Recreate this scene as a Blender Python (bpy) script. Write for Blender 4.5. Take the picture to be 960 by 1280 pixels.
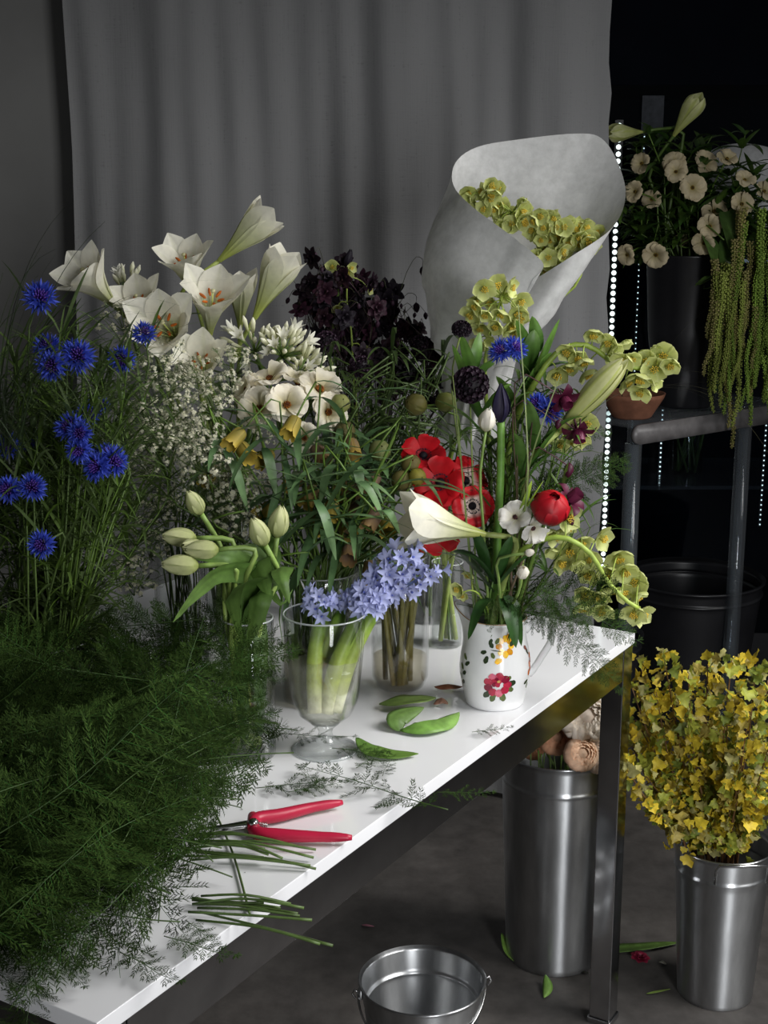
import bpy, bmesh, math, random
from mathutils import Vector, Matrix, noise
V = Vector
PI = math.pi
RND = random.Random(7)
for o in list(bpy.data.objects):
    bpy.data.objects.remove(o)
SC = bpy.context.scene
COL = SC.collection

# ------------------------------------------------------------------ camera, world, light, exposure
FPX, PITCH, HCAM = 1720.0, math.radians(13.2), 1.5
cam_d = bpy.data.cameras.new('camera')
cam_d.sensor_fit = 'VERTICAL'
cam_d.sensor_height = 36.0
cam_d.lens = FPX / 1280.0 * 36.0
cam_d.clip_start = 0.05
cam = bpy.data.objects.new('camera', cam_d)
cam.location = (0, 0, HCAM)
cam.rotation_euler = (PI / 2 - PITCH, 0, 0)
COL.objects.link(cam)
SC.camera = cam

world = bpy.data.worlds.new('world')
SC.world = world
world.use_nodes = True
world.node_tree.nodes['Background'].inputs[0].default_value = (0.93, 0.97, 1.0, 1)
world.node_tree.nodes['Background'].inputs[1].default_value = 0.085

def area(name, loc, target, sx, sy, energy, color, spread=180):
    d = bpy.data.lights.new(name, 'AREA')
    d.shape = 'RECTANGLE'; d.size = sx; d.size_y = sy
    d.energy = energy; d.color = color; d.spread = math.radians(spread)
    o = bpy.data.objects.new(name, d)
    o.location = loc
    o.rotation_euler = (V(target) - V(loc)).to_track_quat('-Z', 'Y').to_euler()
    COL.objects.link(o)
    return o
area('window_light', (1.9, 1.5, 2.35), (0.12, 1.95, 0.60), 1.5, 1.3, 22, (1.0, 0.99, 0.97), 80)
area('added_front_fill', (1.15, -1.3, 1.25), (0.45, 2.3, 0.40), 0.55, 1.9, 16, (0.97, 0.985, 1.0), 75)  # added tall light behind the camera: bucket stripes and fill for low blooms
SC.view_settings.view_transform = 'Standard'
SC.view_settings.look = 'None'
SC.view_settings.gamma = 1
SC.view_settings.exposure = -0.24

# ------------------------------------------------------------------ helpers
CT, ST = math.cos(PITCH), math.sin(PITCH)
def ray(px, py):
    x = (px - 480) / FPX; y = (640 - py) / FPX
    return V((x, CT + y * ST, -ST + y * CT))
def at(px, py, Y):
    r = ray(px, py); return V((0, 0, HCAM)) + r * (Y / r.y)
def on(px, py, z):
    r = ray(px, py); return V((0, 0, HCAM)) + r * ((z - HCAM) / r.z)
def proj(p):
    d = V(p) - V((0, 0, HCAM)); zf = d.y * CT - d.z * ST
    return 480 + FPX * d.x / zf, 640 - FPX * (d.y * ST + d.z * CT) / zf
def inside(x, y, poly):
    c = False; j = len(poly) - 1
    for i in range(len(poly)):
        if (poly[i][1] > y) != (poly[j][1] > y) and x < (poly[j][0] - poly[i][0]) * (y - poly[i][1]) / (poly[j][1] - poly[i][1]) + poly[i][0]: c = not c
        j = i
    return c
COLS = {3: ('left', 'centre', 'right'), 4: ('far left', 'centre left', 'centre right', 'far right'), 5: ('far left', 'left', 'centre', 'right', 'far right')}
ROWS = {2: ('upper', 'lower'), 3: ('upper', 'middle', 'lower'), 4: ('topmost', 'upper', 'lower', 'lowest'), 5: ('topmost', 'upper', 'middle', 'lower', 'lowest')}
def zone(px, py, x0, x1, nx, y0, y1, ny):
    i = max(0, min(nx - 1, int((px - x0) / (x1 - x0) * nx))); j = max(0, min(ny - 1, int((py - y0) / (y1 - y0) * ny)))
    return ROWS[ny][j] + ' ' + COLS[nx][i]
def D(x, up, toward=0.0):
    return V((x, -toward, up)).normalized()
def hx(h):
    h = h.lstrip('#'); out = []
    for i in (0, 2, 4):
        c = int(h[i:i + 2], 16) / 255
        out.append(c / 12.92 if c <= 0.04045 else ((c + 0.055) / 1.055) ** 2.4)
    return tuple(out)
def mix(a, b, t):
    t = max(0.0, min(1.0, t)); return tuple(x + (y - x) * t for x, y in zip(a, b))
def lerp(a, b, t): return a + (b - a) * t
def U(a, b, r=RND): return r.uniform(a, b)
def rv(s, r=RND): return V((r.uniform(-s, s), r.uniform(-s, s), r.uniform(-s, s)))
def smp(ctrl, t):                                       # smooth sample of a list of numbers, tuples or vectors
    n = len(ctrl) - 1; x = max(0.0, min(0.99999, t)) * n; i = int(x); f = x - i
    p0, p1, p2, p3 = ctrl[max(i - 1, 0)], ctrl[i], ctrl[i + 1], ctrl[min(i + 2, n)]
    def cr(a, b, c, d):
        return b + 0.5 * f * (c - a + f * (2 * a - 5 * b + 4 * c - d + f * (3 * (b - c) + d - a)))
    if isinstance(p1, tuple):
        return tuple(cr(a, b, c, d) for a, b, c, d in zip(p0, p1, p2, p3))
    return cr(p0, p1, p2, p3)
def curve(ctrl, n): return [smp(ctrl, i / (n - 1)) for i in range(n)]

class MB:
    def __init__(s): s.v = []; s.f = []; s.c = []
    def add(s, vs, fs, col):
        b = len(s.v); s.v += [tuple(p) for p in vs]
        s.c += list(col) if isinstance(col, list) else [col] * len(vs)
        s.f += [tuple(b + i for i in f) for f in fs]
        return s
    def mesh(s, name, mat, weld=False, flat=False):
        me = bpy.data.meshes.new(name); me.from_pydata(s.v, [], s.f)
        a = me.color_attributes.new('Col', 'FLOAT_COLOR', 'POINT')
        flatc = []
        for c in s.c: flatc += [c[0], c[1], c[2], 1.0]
        a.data.foreach_set('color', flatc)
        if weld:
            bm = bmesh.new(); bm.from_mesh(me); bmesh.ops.remove_doubles(bm, verts=bm.verts, dist=2e-5); bm.to_mesh(me); bm.free()
        me.materials.append(mat)
        if not flat: me.polygons.foreach_set('use_smooth', [True] * len(me.polygons))
        me.update(); return me
    def build(s, name, mat, parent=None, weld=False, flat=False, off=None):
        if off is None: off = parent.location if parent is not None else V((0, 0, 0))
        if off.length > 0:
            s.v = [(p[0] - off[0], p[1] - off[1], p[2] - off[2]) for p in s.v]
        o = bpy.data.objects.new(name, s.mesh(name, mat, weld, flat)); COL.objects.link(o)
        if parent is not None: o.parent = parent
        return o

def thing(name, label, cat, loc=(0, 0, 0), group=None):
    o = bpy.data.objects.new(name, None); COL.objects.link(o); o.empty_display_size = 0.02
    o.location = loc; o['label'] = label; o['category'] = cat
    if group: o['group'] = group
    return o
def tag(o, label, cat, group=None):
    o['label'] = label; o['category'] = cat
    if group: o['group'] = group
    return o
def inst(name, me, parent, M, world=True):
    o = bpy.data.objects.new(name, me); COL.objects.link(o); o.parent = parent
    o.matrix_basis = (Matrix.Translation(-V(parent.location)) @ M) if world else M
    return o
def single(name, me, M, label, cat, group=None):
    o = bpy.data.objects.new(name, me); COL.objects.link(o); o.matrix_basis = M
    return tag(o, label, cat, group)
def stuff(o): o['kind'] = 'stuff'; return o
def struct(o): o['kind'] = 'structure'; return o
def frame(loc, d, roll=0.0, sc=1.0):
    q = V(d).normalized().to_track_quat('Z', 'Y')
    return Matrix.Translation(loc) @ q.to_matrix().to_4x4() @ Matrix.Rotation(roll, 4, 'Z') @ Matrix.Scale(sc, 4)
def frame2(loc, d, nrm, sc=1.0):                       # Z along d, Y as near to nrm as possible
    z = V(d).normalized(); x = V(nrm).cross(z)
    if x.length < 1e-4: x = V((1, 0, 0)).cross(z)
    x.normalize(); y = z.cross(x)
    m = Matrix((x, y, z)).transposed().to_4x4()
    return Matrix.Translation(loc) @ m @ Matrix.Scale(sc, 4)

def tube(mb, pts, r0, r1, n, col, col1=None, cap=True, rad=None, cf=None):
    pts = [V(p) for p in pts]; m = len(pts)
    T = [(pts[min(i + 1, m - 1)] - pts[max(i - 1, 0)]).normalized() for i in range(m)]
    u = T[0].orthogonal().normalized(); vs = []; cs = []
    for i in range(m):
        u = (u - T[i] * u.dot(T[i])); u = u.normalized() if u.length > 1e-6 else T[i].orthogonal().normalized()
        w = T[i].cross(u); t = i / (m - 1); r = rad(t) if rad else lerp(r0, r1, t)
        for k in range(n):
            a = 2 * PI * k / n
            vs.append(pts[i] + (u * math.cos(a) + w * math.sin(a)) * r); cs.append(cf(t) if cf else mix(col, col1, t) if col1 else col)
    fs = [(i * n + k, i * n + (k + 1) % n, (i + 1) * n + (k + 1) % n, (i + 1) * n + k) for i in range(m - 1) for k in range(n)]
    if cap: fs += [tuple(range(n - 1, -1, -1)), tuple((m - 1) * n + k for k in range(n))]
    return mb.add(vs, fs, cs)
def grid(mb, P, col):                                   # P: rows of points
    nr, nc = len(P), len(P[0]); vs = [p for r in P for p in r]
    fs = [(i * nc + j, i * nc + j + 1, (i + 1) * nc + j + 1, (i + 1) * nc + j) for i in range(nr - 1) for j in range(nc - 1)]
    return mb.add(vs, fs, col)
def petal(mb, az, prof, wid, nu, nv, curl, col, ruf=0.0, twist=0.0, rnd=RND, ribs=0.0):
    ca, sa = math.cos(az), math.sin(az); P = []; C = []; ph = rnd.uniform(0, 6)
    for i in range(nu + 1):
        t = i / nu; r, z = smp(prof, t); r2, z2 = smp(prof, min(1, t + .02)); r1, z1 = smp(prof, max(0, t - .02))
        dr, dz = r2 - r1, z2 - z1; l = math.hypot(dr, dz) or 1; nr, nz = -dz / l, dr / l
        w = max(0.0, smp(wid, t)); cu = curl(t) if callable(curl) else curl; row = []
        for j in range(nv + 1):
            s = 2 * j / nv - 1
            h = cu * s * s * w + twist * s * w * t + ruf * w * math.sin(s * 7 + ph + t * 5) * t - ribs * w * (1 - abs(s)) ** 4
            rr, zz = r + nr * h, z + nz * h
            row.append(V((ca * rr - sa * s * w, sa * rr + ca * s * w, zz))); C.append(col(t, s) if callable(col) else col)
        P.append(row)
    return grid(mb, P, C)
def blade(mb, pts, W, col, col1=None, fold=0.15, side=None, wf=None, nv=2, wave=0.0):
    pts = [V(p) for p in pts]; m = len(pts); P = []; C = []; u = side
    for i in range(m):
        T = (pts[min(i + 1, m - 1)] - pts[max(i - 1, 0)]).normalized()
        if u is None: u = T.cross(V((0, 0, 1))); u = u if u.length > .05 else T.orthogonal()
        u = u - T * u.dot(T); u.normalize(); N = u.cross(T); t = i / (m - 1)
        w = W * (wf(t) if wf else math.sin(PI * min(1, .12 + .88 * t)) ** .8) + 1e-5
        row = []
        for j in range(nv + 1):
            s = 2 * j / nv - 1
            row.append(pts[i] + u * s * w + N * (abs(s) * fold * w + wave * w * math.sin(t * 11 + s * 2) * abs(s)))
            c = mix(col, col1, t) if col1 else col
            C.append(tuple(x * (1.0 if j % 2 else .84) for x in c))
        P.append(row)
    return grid(mb, P, C)
def arc(p, d, L, droop, n=8, wig=0.0, rnd=RND):
    p = V(p); d = V(d).normalized(); out = [p.copy()]
    for i in range(n - 1):
        d = (d + V((0, 0, -droop / n)) + (rv(wig, rnd) if wig else V((0, 0, 0)))).normalized(); p = p + d * (L / (n - 1)); out.append(p.copy())
    return out
def lathe(mb, prof, n, col, center=(0, 0, 0), close=True):
    c = V(center); vs = []; m = len(prof)
    for r, z in prof:
        for k in range(n):
            a = 2 * PI * k / n; vs.append((c.x + r * math.cos(a), c.y + r * math.sin(a), c.z + z))
    fs = [(i * n + k, i * n + (k + 1) % n, (i + 1) * n + (k + 1) % n, (i + 1) * n + k) for i in range(m - 1) for k in range(n)]
    if close: fs += [tuple(range(n - 1, -1, -1)), tuple((m - 1) * n + k for k in range(n))]
    return mb.add(vs, fs, col)
def obox(mb, o, ux, uy, uz, col=(.5, .5, .5)):         # box from corner o along three edge vectors
    o, ux, uy, uz = V(o), V(ux), V(uy), V(uz)
    vs = [o, o + ux, o + ux + uy, o + uy, o + uz, o + ux + uz, o + ux + uy + uz, o + uy + uz]
    return mb.add(vs, [(3, 2, 1, 0), (4, 5, 6, 7), (0, 1, 5, 4), (1, 2, 6, 5), (2, 3, 7, 6), (3, 0, 4, 7)], col)
def bevel(o, w, seg=2):
    m = o.modifiers.new('bevel', 'BEVEL'); m.width = w; m.segments = seg; m.limit_method = 'ANGLE'
    o.data.polygons.foreach_set('use_smooth', [True] * len(o.data.polygons))
    n = o.modifiers.new('wn', 'WEIGHTED_NORMAL'); n.keep_sharp = True
    return o
def ellip(mb, c, rx, ry, rz, col, nu=8, nv=6, M=None):
    vs = []; fs = []
    for i in range(nv + 1):
        th = PI * i / nv
        for k in range(nu):
            a = 2 * PI * k / nu; p = V((rx * math.sin(th) * math.cos(a), ry * math.sin(th) * math.sin(a), rz * math.cos(th)))
            vs.append((M @ p if M else p) + V(c))
    for i in range(nv):
        for k in range(nu): fs.append((i * nu + k, (i + 1) * nu + k, (i + 1) * nu + (k + 1) % nu, i * nu + (k + 1) % nu))
    return mb.add(vs, fs, col)

# ------------------------------------------------------------------ materials
def nmat(name):
    m = bpy.data.materials.new(name); m.use_nodes = True
    nt = m.node_tree; return m, nt, nt.nodes['Principled BSDF'], nt.nodes['Material Output']
def ND(nt, t, **kw):
    n = nt.nodes.new(t)
    for k, v in kw.items():
        if k.startswith('i_'): n.inputs[k[2:].replace('_', ' ')].default_value = v
        else: setattr(n, k, v)
    return n
def noise_node(nt, scale, detail=4, rough=.55, coord='Object', stretch=None):
    tc = ND(nt, 'ShaderNodeTexCoord'); n = ND(nt, 'ShaderNodeTexNoise'); n.inputs['Scale'].default_value = scale
    n.inputs['Detail'].default_value = detail; n.inputs['Roughness'].default_value = rough
    if stretch:
        mp = ND(nt, 'ShaderNodeMapping'); mp.inputs['Scale'].default_value = stretch
        nt.links.new(tc.outputs[coord], mp.inputs[0]); nt.links.new(mp.outputs[0], n.inputs['Vector'])
    else: nt.links.new(tc.outputs[coord], n.inputs['Vector'])
    return n
def ramp(nt, src, stops):
    r = ND(nt, 'ShaderNodeValToRGB'); e = r.color_ramp.elements
    while len(e) < len(stops): e.new(.5)
    for x, (p, c) in zip(e, stops): x.position = p; x.color = (*c, 1)
    nt.links.new(src, r.inputs[0]); return r
def bump(nt, src, bsdf, strength, dist=.002):
    b = ND(nt, 'ShaderNodeBump'); b.inputs['Strength'].default_value = strength; b.inputs['Distance'].default_value = dist
    nt.links.new(src, b.inputs['Height']); nt.links.new(b.outputs[0], bsdf.inputs['Normal'])
def plant(name, rough=.5, trans=.25, spec=.4, var=.25, nscale=60, nvar=.25, sheen=0):
    m, nt, b, out = nmat(name)
    at_ = ND(nt, 'ShaderNodeVertexColor', layer_name='Col'); oi = ND(nt, 'ShaderNodeObjectInfo')
    n = noise_node(nt, nscale, 3)
    mr = ND(nt, 'ShaderNodeMapRange'); mr.inputs[3].default_value = 1 - var; mr.inputs[4].default_value = 1 + var
    nt.links.new(oi.outputs['Random'], mr.inputs[0])
    mr2 = ND(nt, 'ShaderNodeMapRange'); mr2.inputs[1].default_value = .3; mr2.inputs[2].default_value = .7
    mr2.inputs[3].default_value = 1 - nvar; mr2.inputs[4].default_value = 1 + nvar
    nt.links.new(n.outputs['Fac'], mr2.inputs[0])
    mu = ND(nt, 'ShaderNodeMath', operation='MULTIPLY'); nt.links.new(mr.outputs[0], mu.inputs[0]); nt.links.new(mr2.outputs[0], mu.inputs[1])
    vm = ND(nt, 'ShaderNodeVectorMath', operation='SCALE'); nt.links.new(at_.outputs['Color'], vm.inputs[0]); nt.links.new(mu.outputs[0], vm.inputs['Scale'])
    nt.links.new(vm.outputs[0], b.inputs['Base Color']); b.inputs['Roughness'].default_value = rough
    b.inputs['Specular IOR Level'].default_value = spec
    bump(nt, n.outputs['Fac'], b, .15, .001)
    if trans > 0:
        tr = ND(nt, 'ShaderNodeBsdfTranslucent'); nt.links.new(vm.outputs[0], tr.inputs[0])
        mx = ND(nt, 'ShaderNodeMixShader'); mx.inputs[0].default_value = trans
        nt.links.new(b.outputs[0], mx.inputs[1]); nt.links.new(tr.outputs[0], mx.inputs[2]); nt.links.new(mx.outputs[0], out.inputs[0])
    return m
def plain(name, col, rough=.5, metal=0.0, spec=.5, noise_s=0, nv=.2, bs=0, stretch=None, coat=0):
    m, nt, b, out = nmat(name)
    b.inputs['Base Color'].default_value = (*col, 1); b.inputs['Roughness'].default_value = rough
    b.inputs['Metallic'].default_value = metal; b.inputs['Specular IOR Level'].default_value = spec
    b.inputs['Coat Weight'].default_value = coat
    if noise_s:
        n = noise_node(nt, noise_s, 6, stretch=stretch)
        r = ramp(nt, n.outputs['Fac'], [(.3, tuple(c * (1 - nv) for c in col)), (.7, tuple(min(1, c * (1 + nv)) for c in col))])
        nt.links.new(r.outputs[0], b.inputs['Base Color'])
        if bs: bump(nt, n.outputs['Fac'], b, bs)
    return m
def glass(name, tint=(1, 1, 1), murk=0.0, murk_col=(.8, .8, .7), refl=1.0):
    m, nt, b, out = nmat(name); nt.nodes.remove(b)
    t = ND(nt, 'ShaderNodeBsdfTransparent'); t.inputs[0].default_value = (*tint, 1)
    g = ND(nt, 'ShaderNodeBsdfGlossy'); g.inputs['Roughness'].default_value = .03
    lw = ND(nt, 'ShaderNodeLayerWeight'); lw.inputs['Blend'].default_value = .35
    mp = ND(nt, 'ShaderNodeMath', operation='MULTIPLY_ADD'); mp.inputs[1].default_value = .55 * refl; mp.inputs[2].default_value = .03 * refl
    pw = ND(nt, 'ShaderNodeMath', operation='POWER'); pw.inputs[1].default_value = 2.0
    nt.links.new(lw.outputs['Facing'], pw.inputs[0]); nt.links.new(pw.outputs[0], mp.inputs[0])
    mx = ND(nt, 'ShaderNodeMixShader'); nt.links.new(mp.outputs[0], mx.inputs[0]); nt.links.new(t.outputs[0], mx.inputs[1]); nt.links.new(g.outputs[0], mx.inputs[2])
    last = mx
    if murk:
        d = ND(nt, 'ShaderNodeBsdfDiffuse'); d.inputs[0].default_value = (*murk_col, 1)
        m2 = ND(nt, 'ShaderNodeMixShader'); m2.inputs[0].default_value = murk
        nt.links.new(mx.outputs[0], m2.inputs[1]); nt.links.new(d.outputs[0], m2.inputs[2]); last = m2
    nt.links.new(last.outputs[0], out.inputs[0]); return m

M_LEAF = plant('leaf_green', .42, .22, .45)
M_STEM = plant('stem_green', .45, 0, .4)
M_PET = plant('petal_soft', .55, .30, .3, var=.10, nvar=.10)
M_DARK = plant('petal_dark_velvet', .6, .08, .3, var=.3, nvar=.3)
M_RED = plant('petal_red_satin', .5, .15, .35, var=.15, nvar=.2)
M_FERN = plant('asparagus_fern_green', .75, .15, .08, var=.4, nscale=12, nvar=.3)
M_YEL = plant('yellow_leaf', .5, .3, .35, var=.25)
M_GLASS = glass('clear_glass', (.965, .975, .97), refl=1.35)
M_WATER = glass('vase_water', (.97, .985, .97), .03, (.6, .65, .55), .5)
M_MURK = glass('cloudy_water', (.96, .95, .89), .16, (.90, .88, .76), .5)
M_AMBER = glass('stem_stained_water', (.95, .91, .82), .06, (.6, .48, .28), .5)
M_ACRYL = glass('clear_acrylic', (.80, .84, .86), .06, (.45, .48, .52), 1.3)
M_PANE = glass('cooler_pane', (.75, .8, .85), .0, (0, 0, 0), .35)
M_GALV = plain('galvanised_steel', (.50, .51, .52), .30, 1.0, .5, 40, .18, .08, (1, 1, .25))
_nt = M_GALV.node_tree; _b = _nt.nodes['Principled BSDF']; _tg = ND(_nt, 'ShaderNodeTangent', direction_type='RADIAL', axis='Z'); _nt.links.new(_tg.outputs[0], _b.inputs['Tangent'])
_b.inputs['Anisotropic'].default_value = .85; _b.inputs['Anisotropic Rotation'].default_value = .25; _b.inputs['Roughness'].default_value = .36
M_CHROME = plain('chromed_steel', (.42, .42, .43), .14, 1.0, .5, 18, .15, .02)
M_TABLE = plain('white_gloss_laminate', (.83, .83, .85), .10, 0, .5, 3, .03, coat=.2)
M_CERAM = plain('white_glazed_ceramic', (.80, .80, .80), .18, 0, .5, 4, .03)
M_BLACK = plain('black_plastic', (.012, .012, .014), .35, 0, .4, 9, .3)
M_VOID = plain('dark_cooler_interior', (.003, .004, .007), .8, 0, .05, 3, .3)
M_TERRA = plain('terracotta', (.20, .085, .05), .8, 0, .2, 30, .3, .2)
M_REDH = plain('red_handle_plastic', hx('b01c3c'), .38, 0, .45, 20, .06)
M_STEEL = plain('blade_steel', (.5, .5, .5), .25, 1.0, .5, 30, .2)
M_WALL = plain('painted_plaster_wall', (.26, .255, .245), .9, 0, .2, 2.5, .12, .1)
M_INK = plant('painted_glaze', .2, 0, .5, var=0, nvar=.2)

m, nt, b, out = nmat('worn_concrete_floor')
n1 = noise_node(nt, 1.7, 8, .6); n2 = noise_node(nt, 14, 10, .7)
r1 = ramp(nt, n1.outputs['Fac'], [(.3, hx('3c3a39')), (.55, hx('56524f')), (.75, hx('6e6966'))])
r2 = ramp(nt, n2.outputs['Fac'], [(.35, (.45, .44, .43)), (.62, (1, 1, 1))])
mm = ND(nt, 'ShaderNodeMix', data_type='RGBA', blend_type='MULTIPLY'); mm.inputs[0].default_value = .8
nt.links.new(r1.outputs[0], mm.inputs[6]); nt.links.new(r2.outputs[0], mm.inputs[7]); nt.links.new(mm.outputs[2], b.inputs['Base Color'])
b.inputs['Roughness'].default_value = .62; bump(nt, n2.outputs['Fac'], b, .12); M_FLOOR = m

m, nt, b, out = nmat('grey_linen')
tc = ND(nt, 'ShaderNodeTexCoord'); wv = noise_node(nt, 260, 2, stretch=(1, 1, .04)); w2 = noise_node(nt, 260, 2, stretch=(.04, 1, 1)); w3 = noise_node(nt, 6, 4, stretch=(1, 1, .25))
ad = ND(nt, 'ShaderNodeMath', operation='ADD'); nt.links.new(wv.outputs['Fac'], ad.inputs[0]); nt.links.new(w2.outputs['Fac'], ad.inputs[1])
ad2 = ND(nt, 'ShaderNodeMath', operation='MULTIPLY_ADD'); ad2.inputs[1].default_value = .35; nt.links.new(w3.outputs['Fac'], ad2.inputs[0]); nt.links.new(ad.outputs[0], ad2.inputs[2])
rr = ramp(nt, ad2.outputs[0], [(.7, (.165, .165, .167)), (1.0, (.215, .215, .217))])
nt.links.new(rr.outputs[0], b.inputs['Base Color']); b.inputs['Roughness'].default_value = .9; b.inputs['Specular IOR Level'].default_value = .1
bump(nt, ad2.outputs[0], b, .25, .002); M_LINEN = m

m, nt, b, out = nmat('wrapping_paper')
n = noise_node(nt, 55, 6, .7); rr = ramp(nt, n.outputs['Fac'], [(.35, (.47, .47, .465)), (.65, (.58, .58, .575))])
nt.links.new(rr.outputs[0], b.inputs['Base Color']); b.inputs['Roughness'].default_value = .75; b.inputs['Specular IOR Level'].default_value = .2
tr = ND(nt, 'ShaderNodeBsdfTranslucent'); nt.links.new(rr.outputs[0], tr.inputs[0]); mx = ND(nt, 'ShaderNodeMixShader'); mx.inputs[0].default_value = .12
nt.links.new(b.outputs[0], mx.inputs[1]); nt.links.new(tr.outputs[0], mx.inputs[2]); nt.links.new(mx.outputs[0], out.inputs[0])
bump(nt, n.outputs['Fac'], b, .1, .001); M_PAPER = m

m, nt, b, out = nmat('led_light'); b.inputs['Emission Color'].default_value = (.85, 1, .95, 1); b.inputs['Emission Strength'].default_value = 2.2; b.inputs['Base Color'].default_value = (.8, .8, .8, 1); M_LED = m

G_DARK, G_MID, G_LT, G_YEL, G_GREY = hx('364a1c'), hx('56702c'), hx('8a9e42'), hx('b0b44c'), hx('5c6e44')
WHITE, CREAM = hx('f4f2e8'), hx('efe3c4')

# ------------------------------------------------------------------ the setting
TZ = 0.75
N0 = V((-.2652, 1.1290, TZ)); UX = V((.5207, .8537, 0)); UY = V((-.8537, .5207, 0)); TL, TW = 1.347, .90
mb = MB(); mb.add([(-4, -1, 0), (4, -1, 0), (4, 6, 0), (-4, 6, 0)], [(0, 1, 2, 3)], (.5,) * 3)
struct(mb.build('floor', M_FLOOR, flat=True))
mb = MB(); obox(mb, (-3.2, 3.42, 0), (3.66, 0, 0), (0, .12, 0), (0, 0, 3.2)); struct(mb.build('wall_back', M_WALL, flat=True))
mb = MB(); obox(mb, (-3.3, -1, 0), (.1, 0, 0), (0, 4.5, 0), (0, 0, 3.2)); struct(mb.build('wall_left', M_WALL, flat=True))
mb = MB(); obox(mb, (.58, 5.3, 0), (3, 0, 0), (0, .1, 0), (0, 0, 3.2)); struct(mb.build('wall_far', M_VOID, flat=True))

# curtain
mb = MB(); P = []; NX, NZ = 220, 46
for j in range(NZ + 1):
    z = .015 + 3.0 * j / NZ; row = []
    for i in range(NX + 1):
        u = i / NX
        x = -.725 + .02 * math.sin(z * 1.3) + u * (1.221 + .01 * math.sin(z * 2.1)) - .07 * max(0, 1.6 - z) * (1 - u) * .5
        f = .011 * math.sin(u * 19 + .9 * math.sin(u * 7)) + .0045 * math.sin(u * 47 + 1.3 + 1.2 * math.sin(u * 11)) + .0028 * math.sin(u * 93 + .6 * z)
        f += .012 * noise.noise(V((u * 9, z * 1.2, 0))) + .006 * noise.noise(V((u * 24, z * 3.0, 4)))
        wav = .004 * math.sin(z * 34) * (1 if i > NX - 3 else 0)
        row.append(V((x + wav, 3.22 + f, z)))
    P.append(row)
grid(mb, P, (.5,) * 3)
o = mb.build('curtain', M_LINEN); tag(o, 'pale grey linen curtain hanging in soft folds behind the flower table', 'curtain')

# ------------------------------------------------------------------ the white table
tb = thing('table', 'white gloss work table with a mirror-steel frame, covered in flowers', 'table', N0 + UX * TL * .5 + UY * TW * .5 - V((0, 0, TZ)))
mb = MB(); obox(mb, N0 - V((0, 0, .019)), UX * TL, UY * TW, V((0, 0, .019))); bevel(mb.build('tabletop', M_TABLE, tb, flat=True), .0012)
AP = .058
def rail(a, b_, th, h):
    a, b_ = V(a), V(b_); d = (b_ - a); s = V((0, 0, 1)).cross(d.normalized()) * th
    mb = MB(); obox(mb, a - s * .5 - V((0, 0, h)), d, s, V((0, 0, h))); return bevel(mb.build('apron', M_CHROME, tb, flat=True), .001)
zt = V((0, 0, -.0195)); c00 = N0 + UX * .022 + UY * .022; c10 = N0 + UX * (TL - .022) + UY * .022; c01 = N0 + UX * .022 + UY * (TW - .022); c11 = N0 + UX * (TL - .022) + UY * (TW - .022)
g = .022
rail(c00 + zt + UX * g, c10 + zt - UX * g, .038, AP); rail(c01 + zt + UX * g, c11 + zt - UX * g, .038, AP)
rail(c00 + zt + UY * g, c01 + zt - UY * g, .038, AP); rail(c10 + zt + UY * g, c11 + zt - UY * g, .038, AP)
for c in (c00, c10, c01, c11):
    mb = MB(); obox(mb, c + zt - UX * .02 - UY * .02 - V((0, 0, TZ - .0195 - .012)), UX * .04, UY * .04, V((0, 0, TZ - .0195 - .012)))
    lg = bevel(mb.build('leg', M_CHROME, tb, flat=True), .002)
    mb = MB(); f0 = V((c.x, c.y, 0)) - UX * .023 - UY * .023; obox(mb, f0, UX * .046, UY * .046, V((0, 0, .012)))
    bevel(mb.build('foot_cap', M_CHROME, lg, flat=True, off=V(tb.location)), .002)

# ------------------------------------------------------------------ dark glass-fronted cooler and what stands by it
ck = thing('display_cooler', 'black glass-fronted flower cooler lit by LED strips behind the curtain edge', 'cooler', (1.3, 4.6, 0))
YC = 4.25
def cbox(name, mat, x0, x1, y0, y1, z0, z1, par=ck, off=None):
    mb = MB(); obox(mb, (x0, y0, z0), (x1 - x0, 0, 0), (0, y1 - y0, 0), (0, 0, z1 - z0)); return mb.build(name, mat, par, flat=True, off=off)
cbox('header', M_VOID, .60, 2.1, YC, YC + .7, 1.80, 2.5); cbox('back_panel', M_VOID, .60, 2.1, YC + .68, YC + .70, .1, 1.8)
cbox('side_panel', M_VOID, .60, .62, YC, YC + .68, .1, 1.8); cbox('side_panel', M_VOID, 2.08, 2.1, YC, YC + .68, .1, 1.8)
cbox('plinth', M_BLACK, .60, 2.1, YC, YC + .7, 0, .1); cbox('glass_pane', M_PANE, .66, 2.08, YC + .005, YC + .013, .1, 1.8)
bevel(cbox('door_frame', M_BLACK, .62, .66, YC - .01, YC + .03, .1, 1.8), .002)
for z in (.55, 1.28): cbox('shelf', M_ACRYL, .67, 2.06, YC + .12, YC + .6, z, z + .012)
cbox('shelf_edge', M_STEEL, .67, 2.06, YC + .105, YC + .118, 1.277, 1.295)
def led(x, y, z0, z1, step, r, name='led_strip'):
    s = cbox(name, M_BLACK, x - r * 1.6, x + r * 1.6, y, y + .006, z0, z1)
    mb = MB(); z = z0 + step / 2
    while z < z1:
        ellip(mb, (x, y - .002, z), r, r * .6, r, (1, 1, 1), 6, 4); z += step
    stuff(mb.build('led_beads', M_LED, s, off=V(ck.location)))
led(.697, YC - .02, .30, 1.70, .0205, .0076); led(.715, YC + .05, .30, 1.70, .0185, .0024); led(.84, YC + .35, .75, 1.70, .0185, .0022)
led(.93, YC + .30, .55, .82, .016, .003); led(1.20, YC + .02, .45, 1.0, .016, .0024)
nt_ = cbox('paper_notice', plain('notice_paper', (.05, .055, .065), .8, noise_s=60, nv=.35), .765, .83, YC - .004, YC - .002, 1.66, 1.77)

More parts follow.
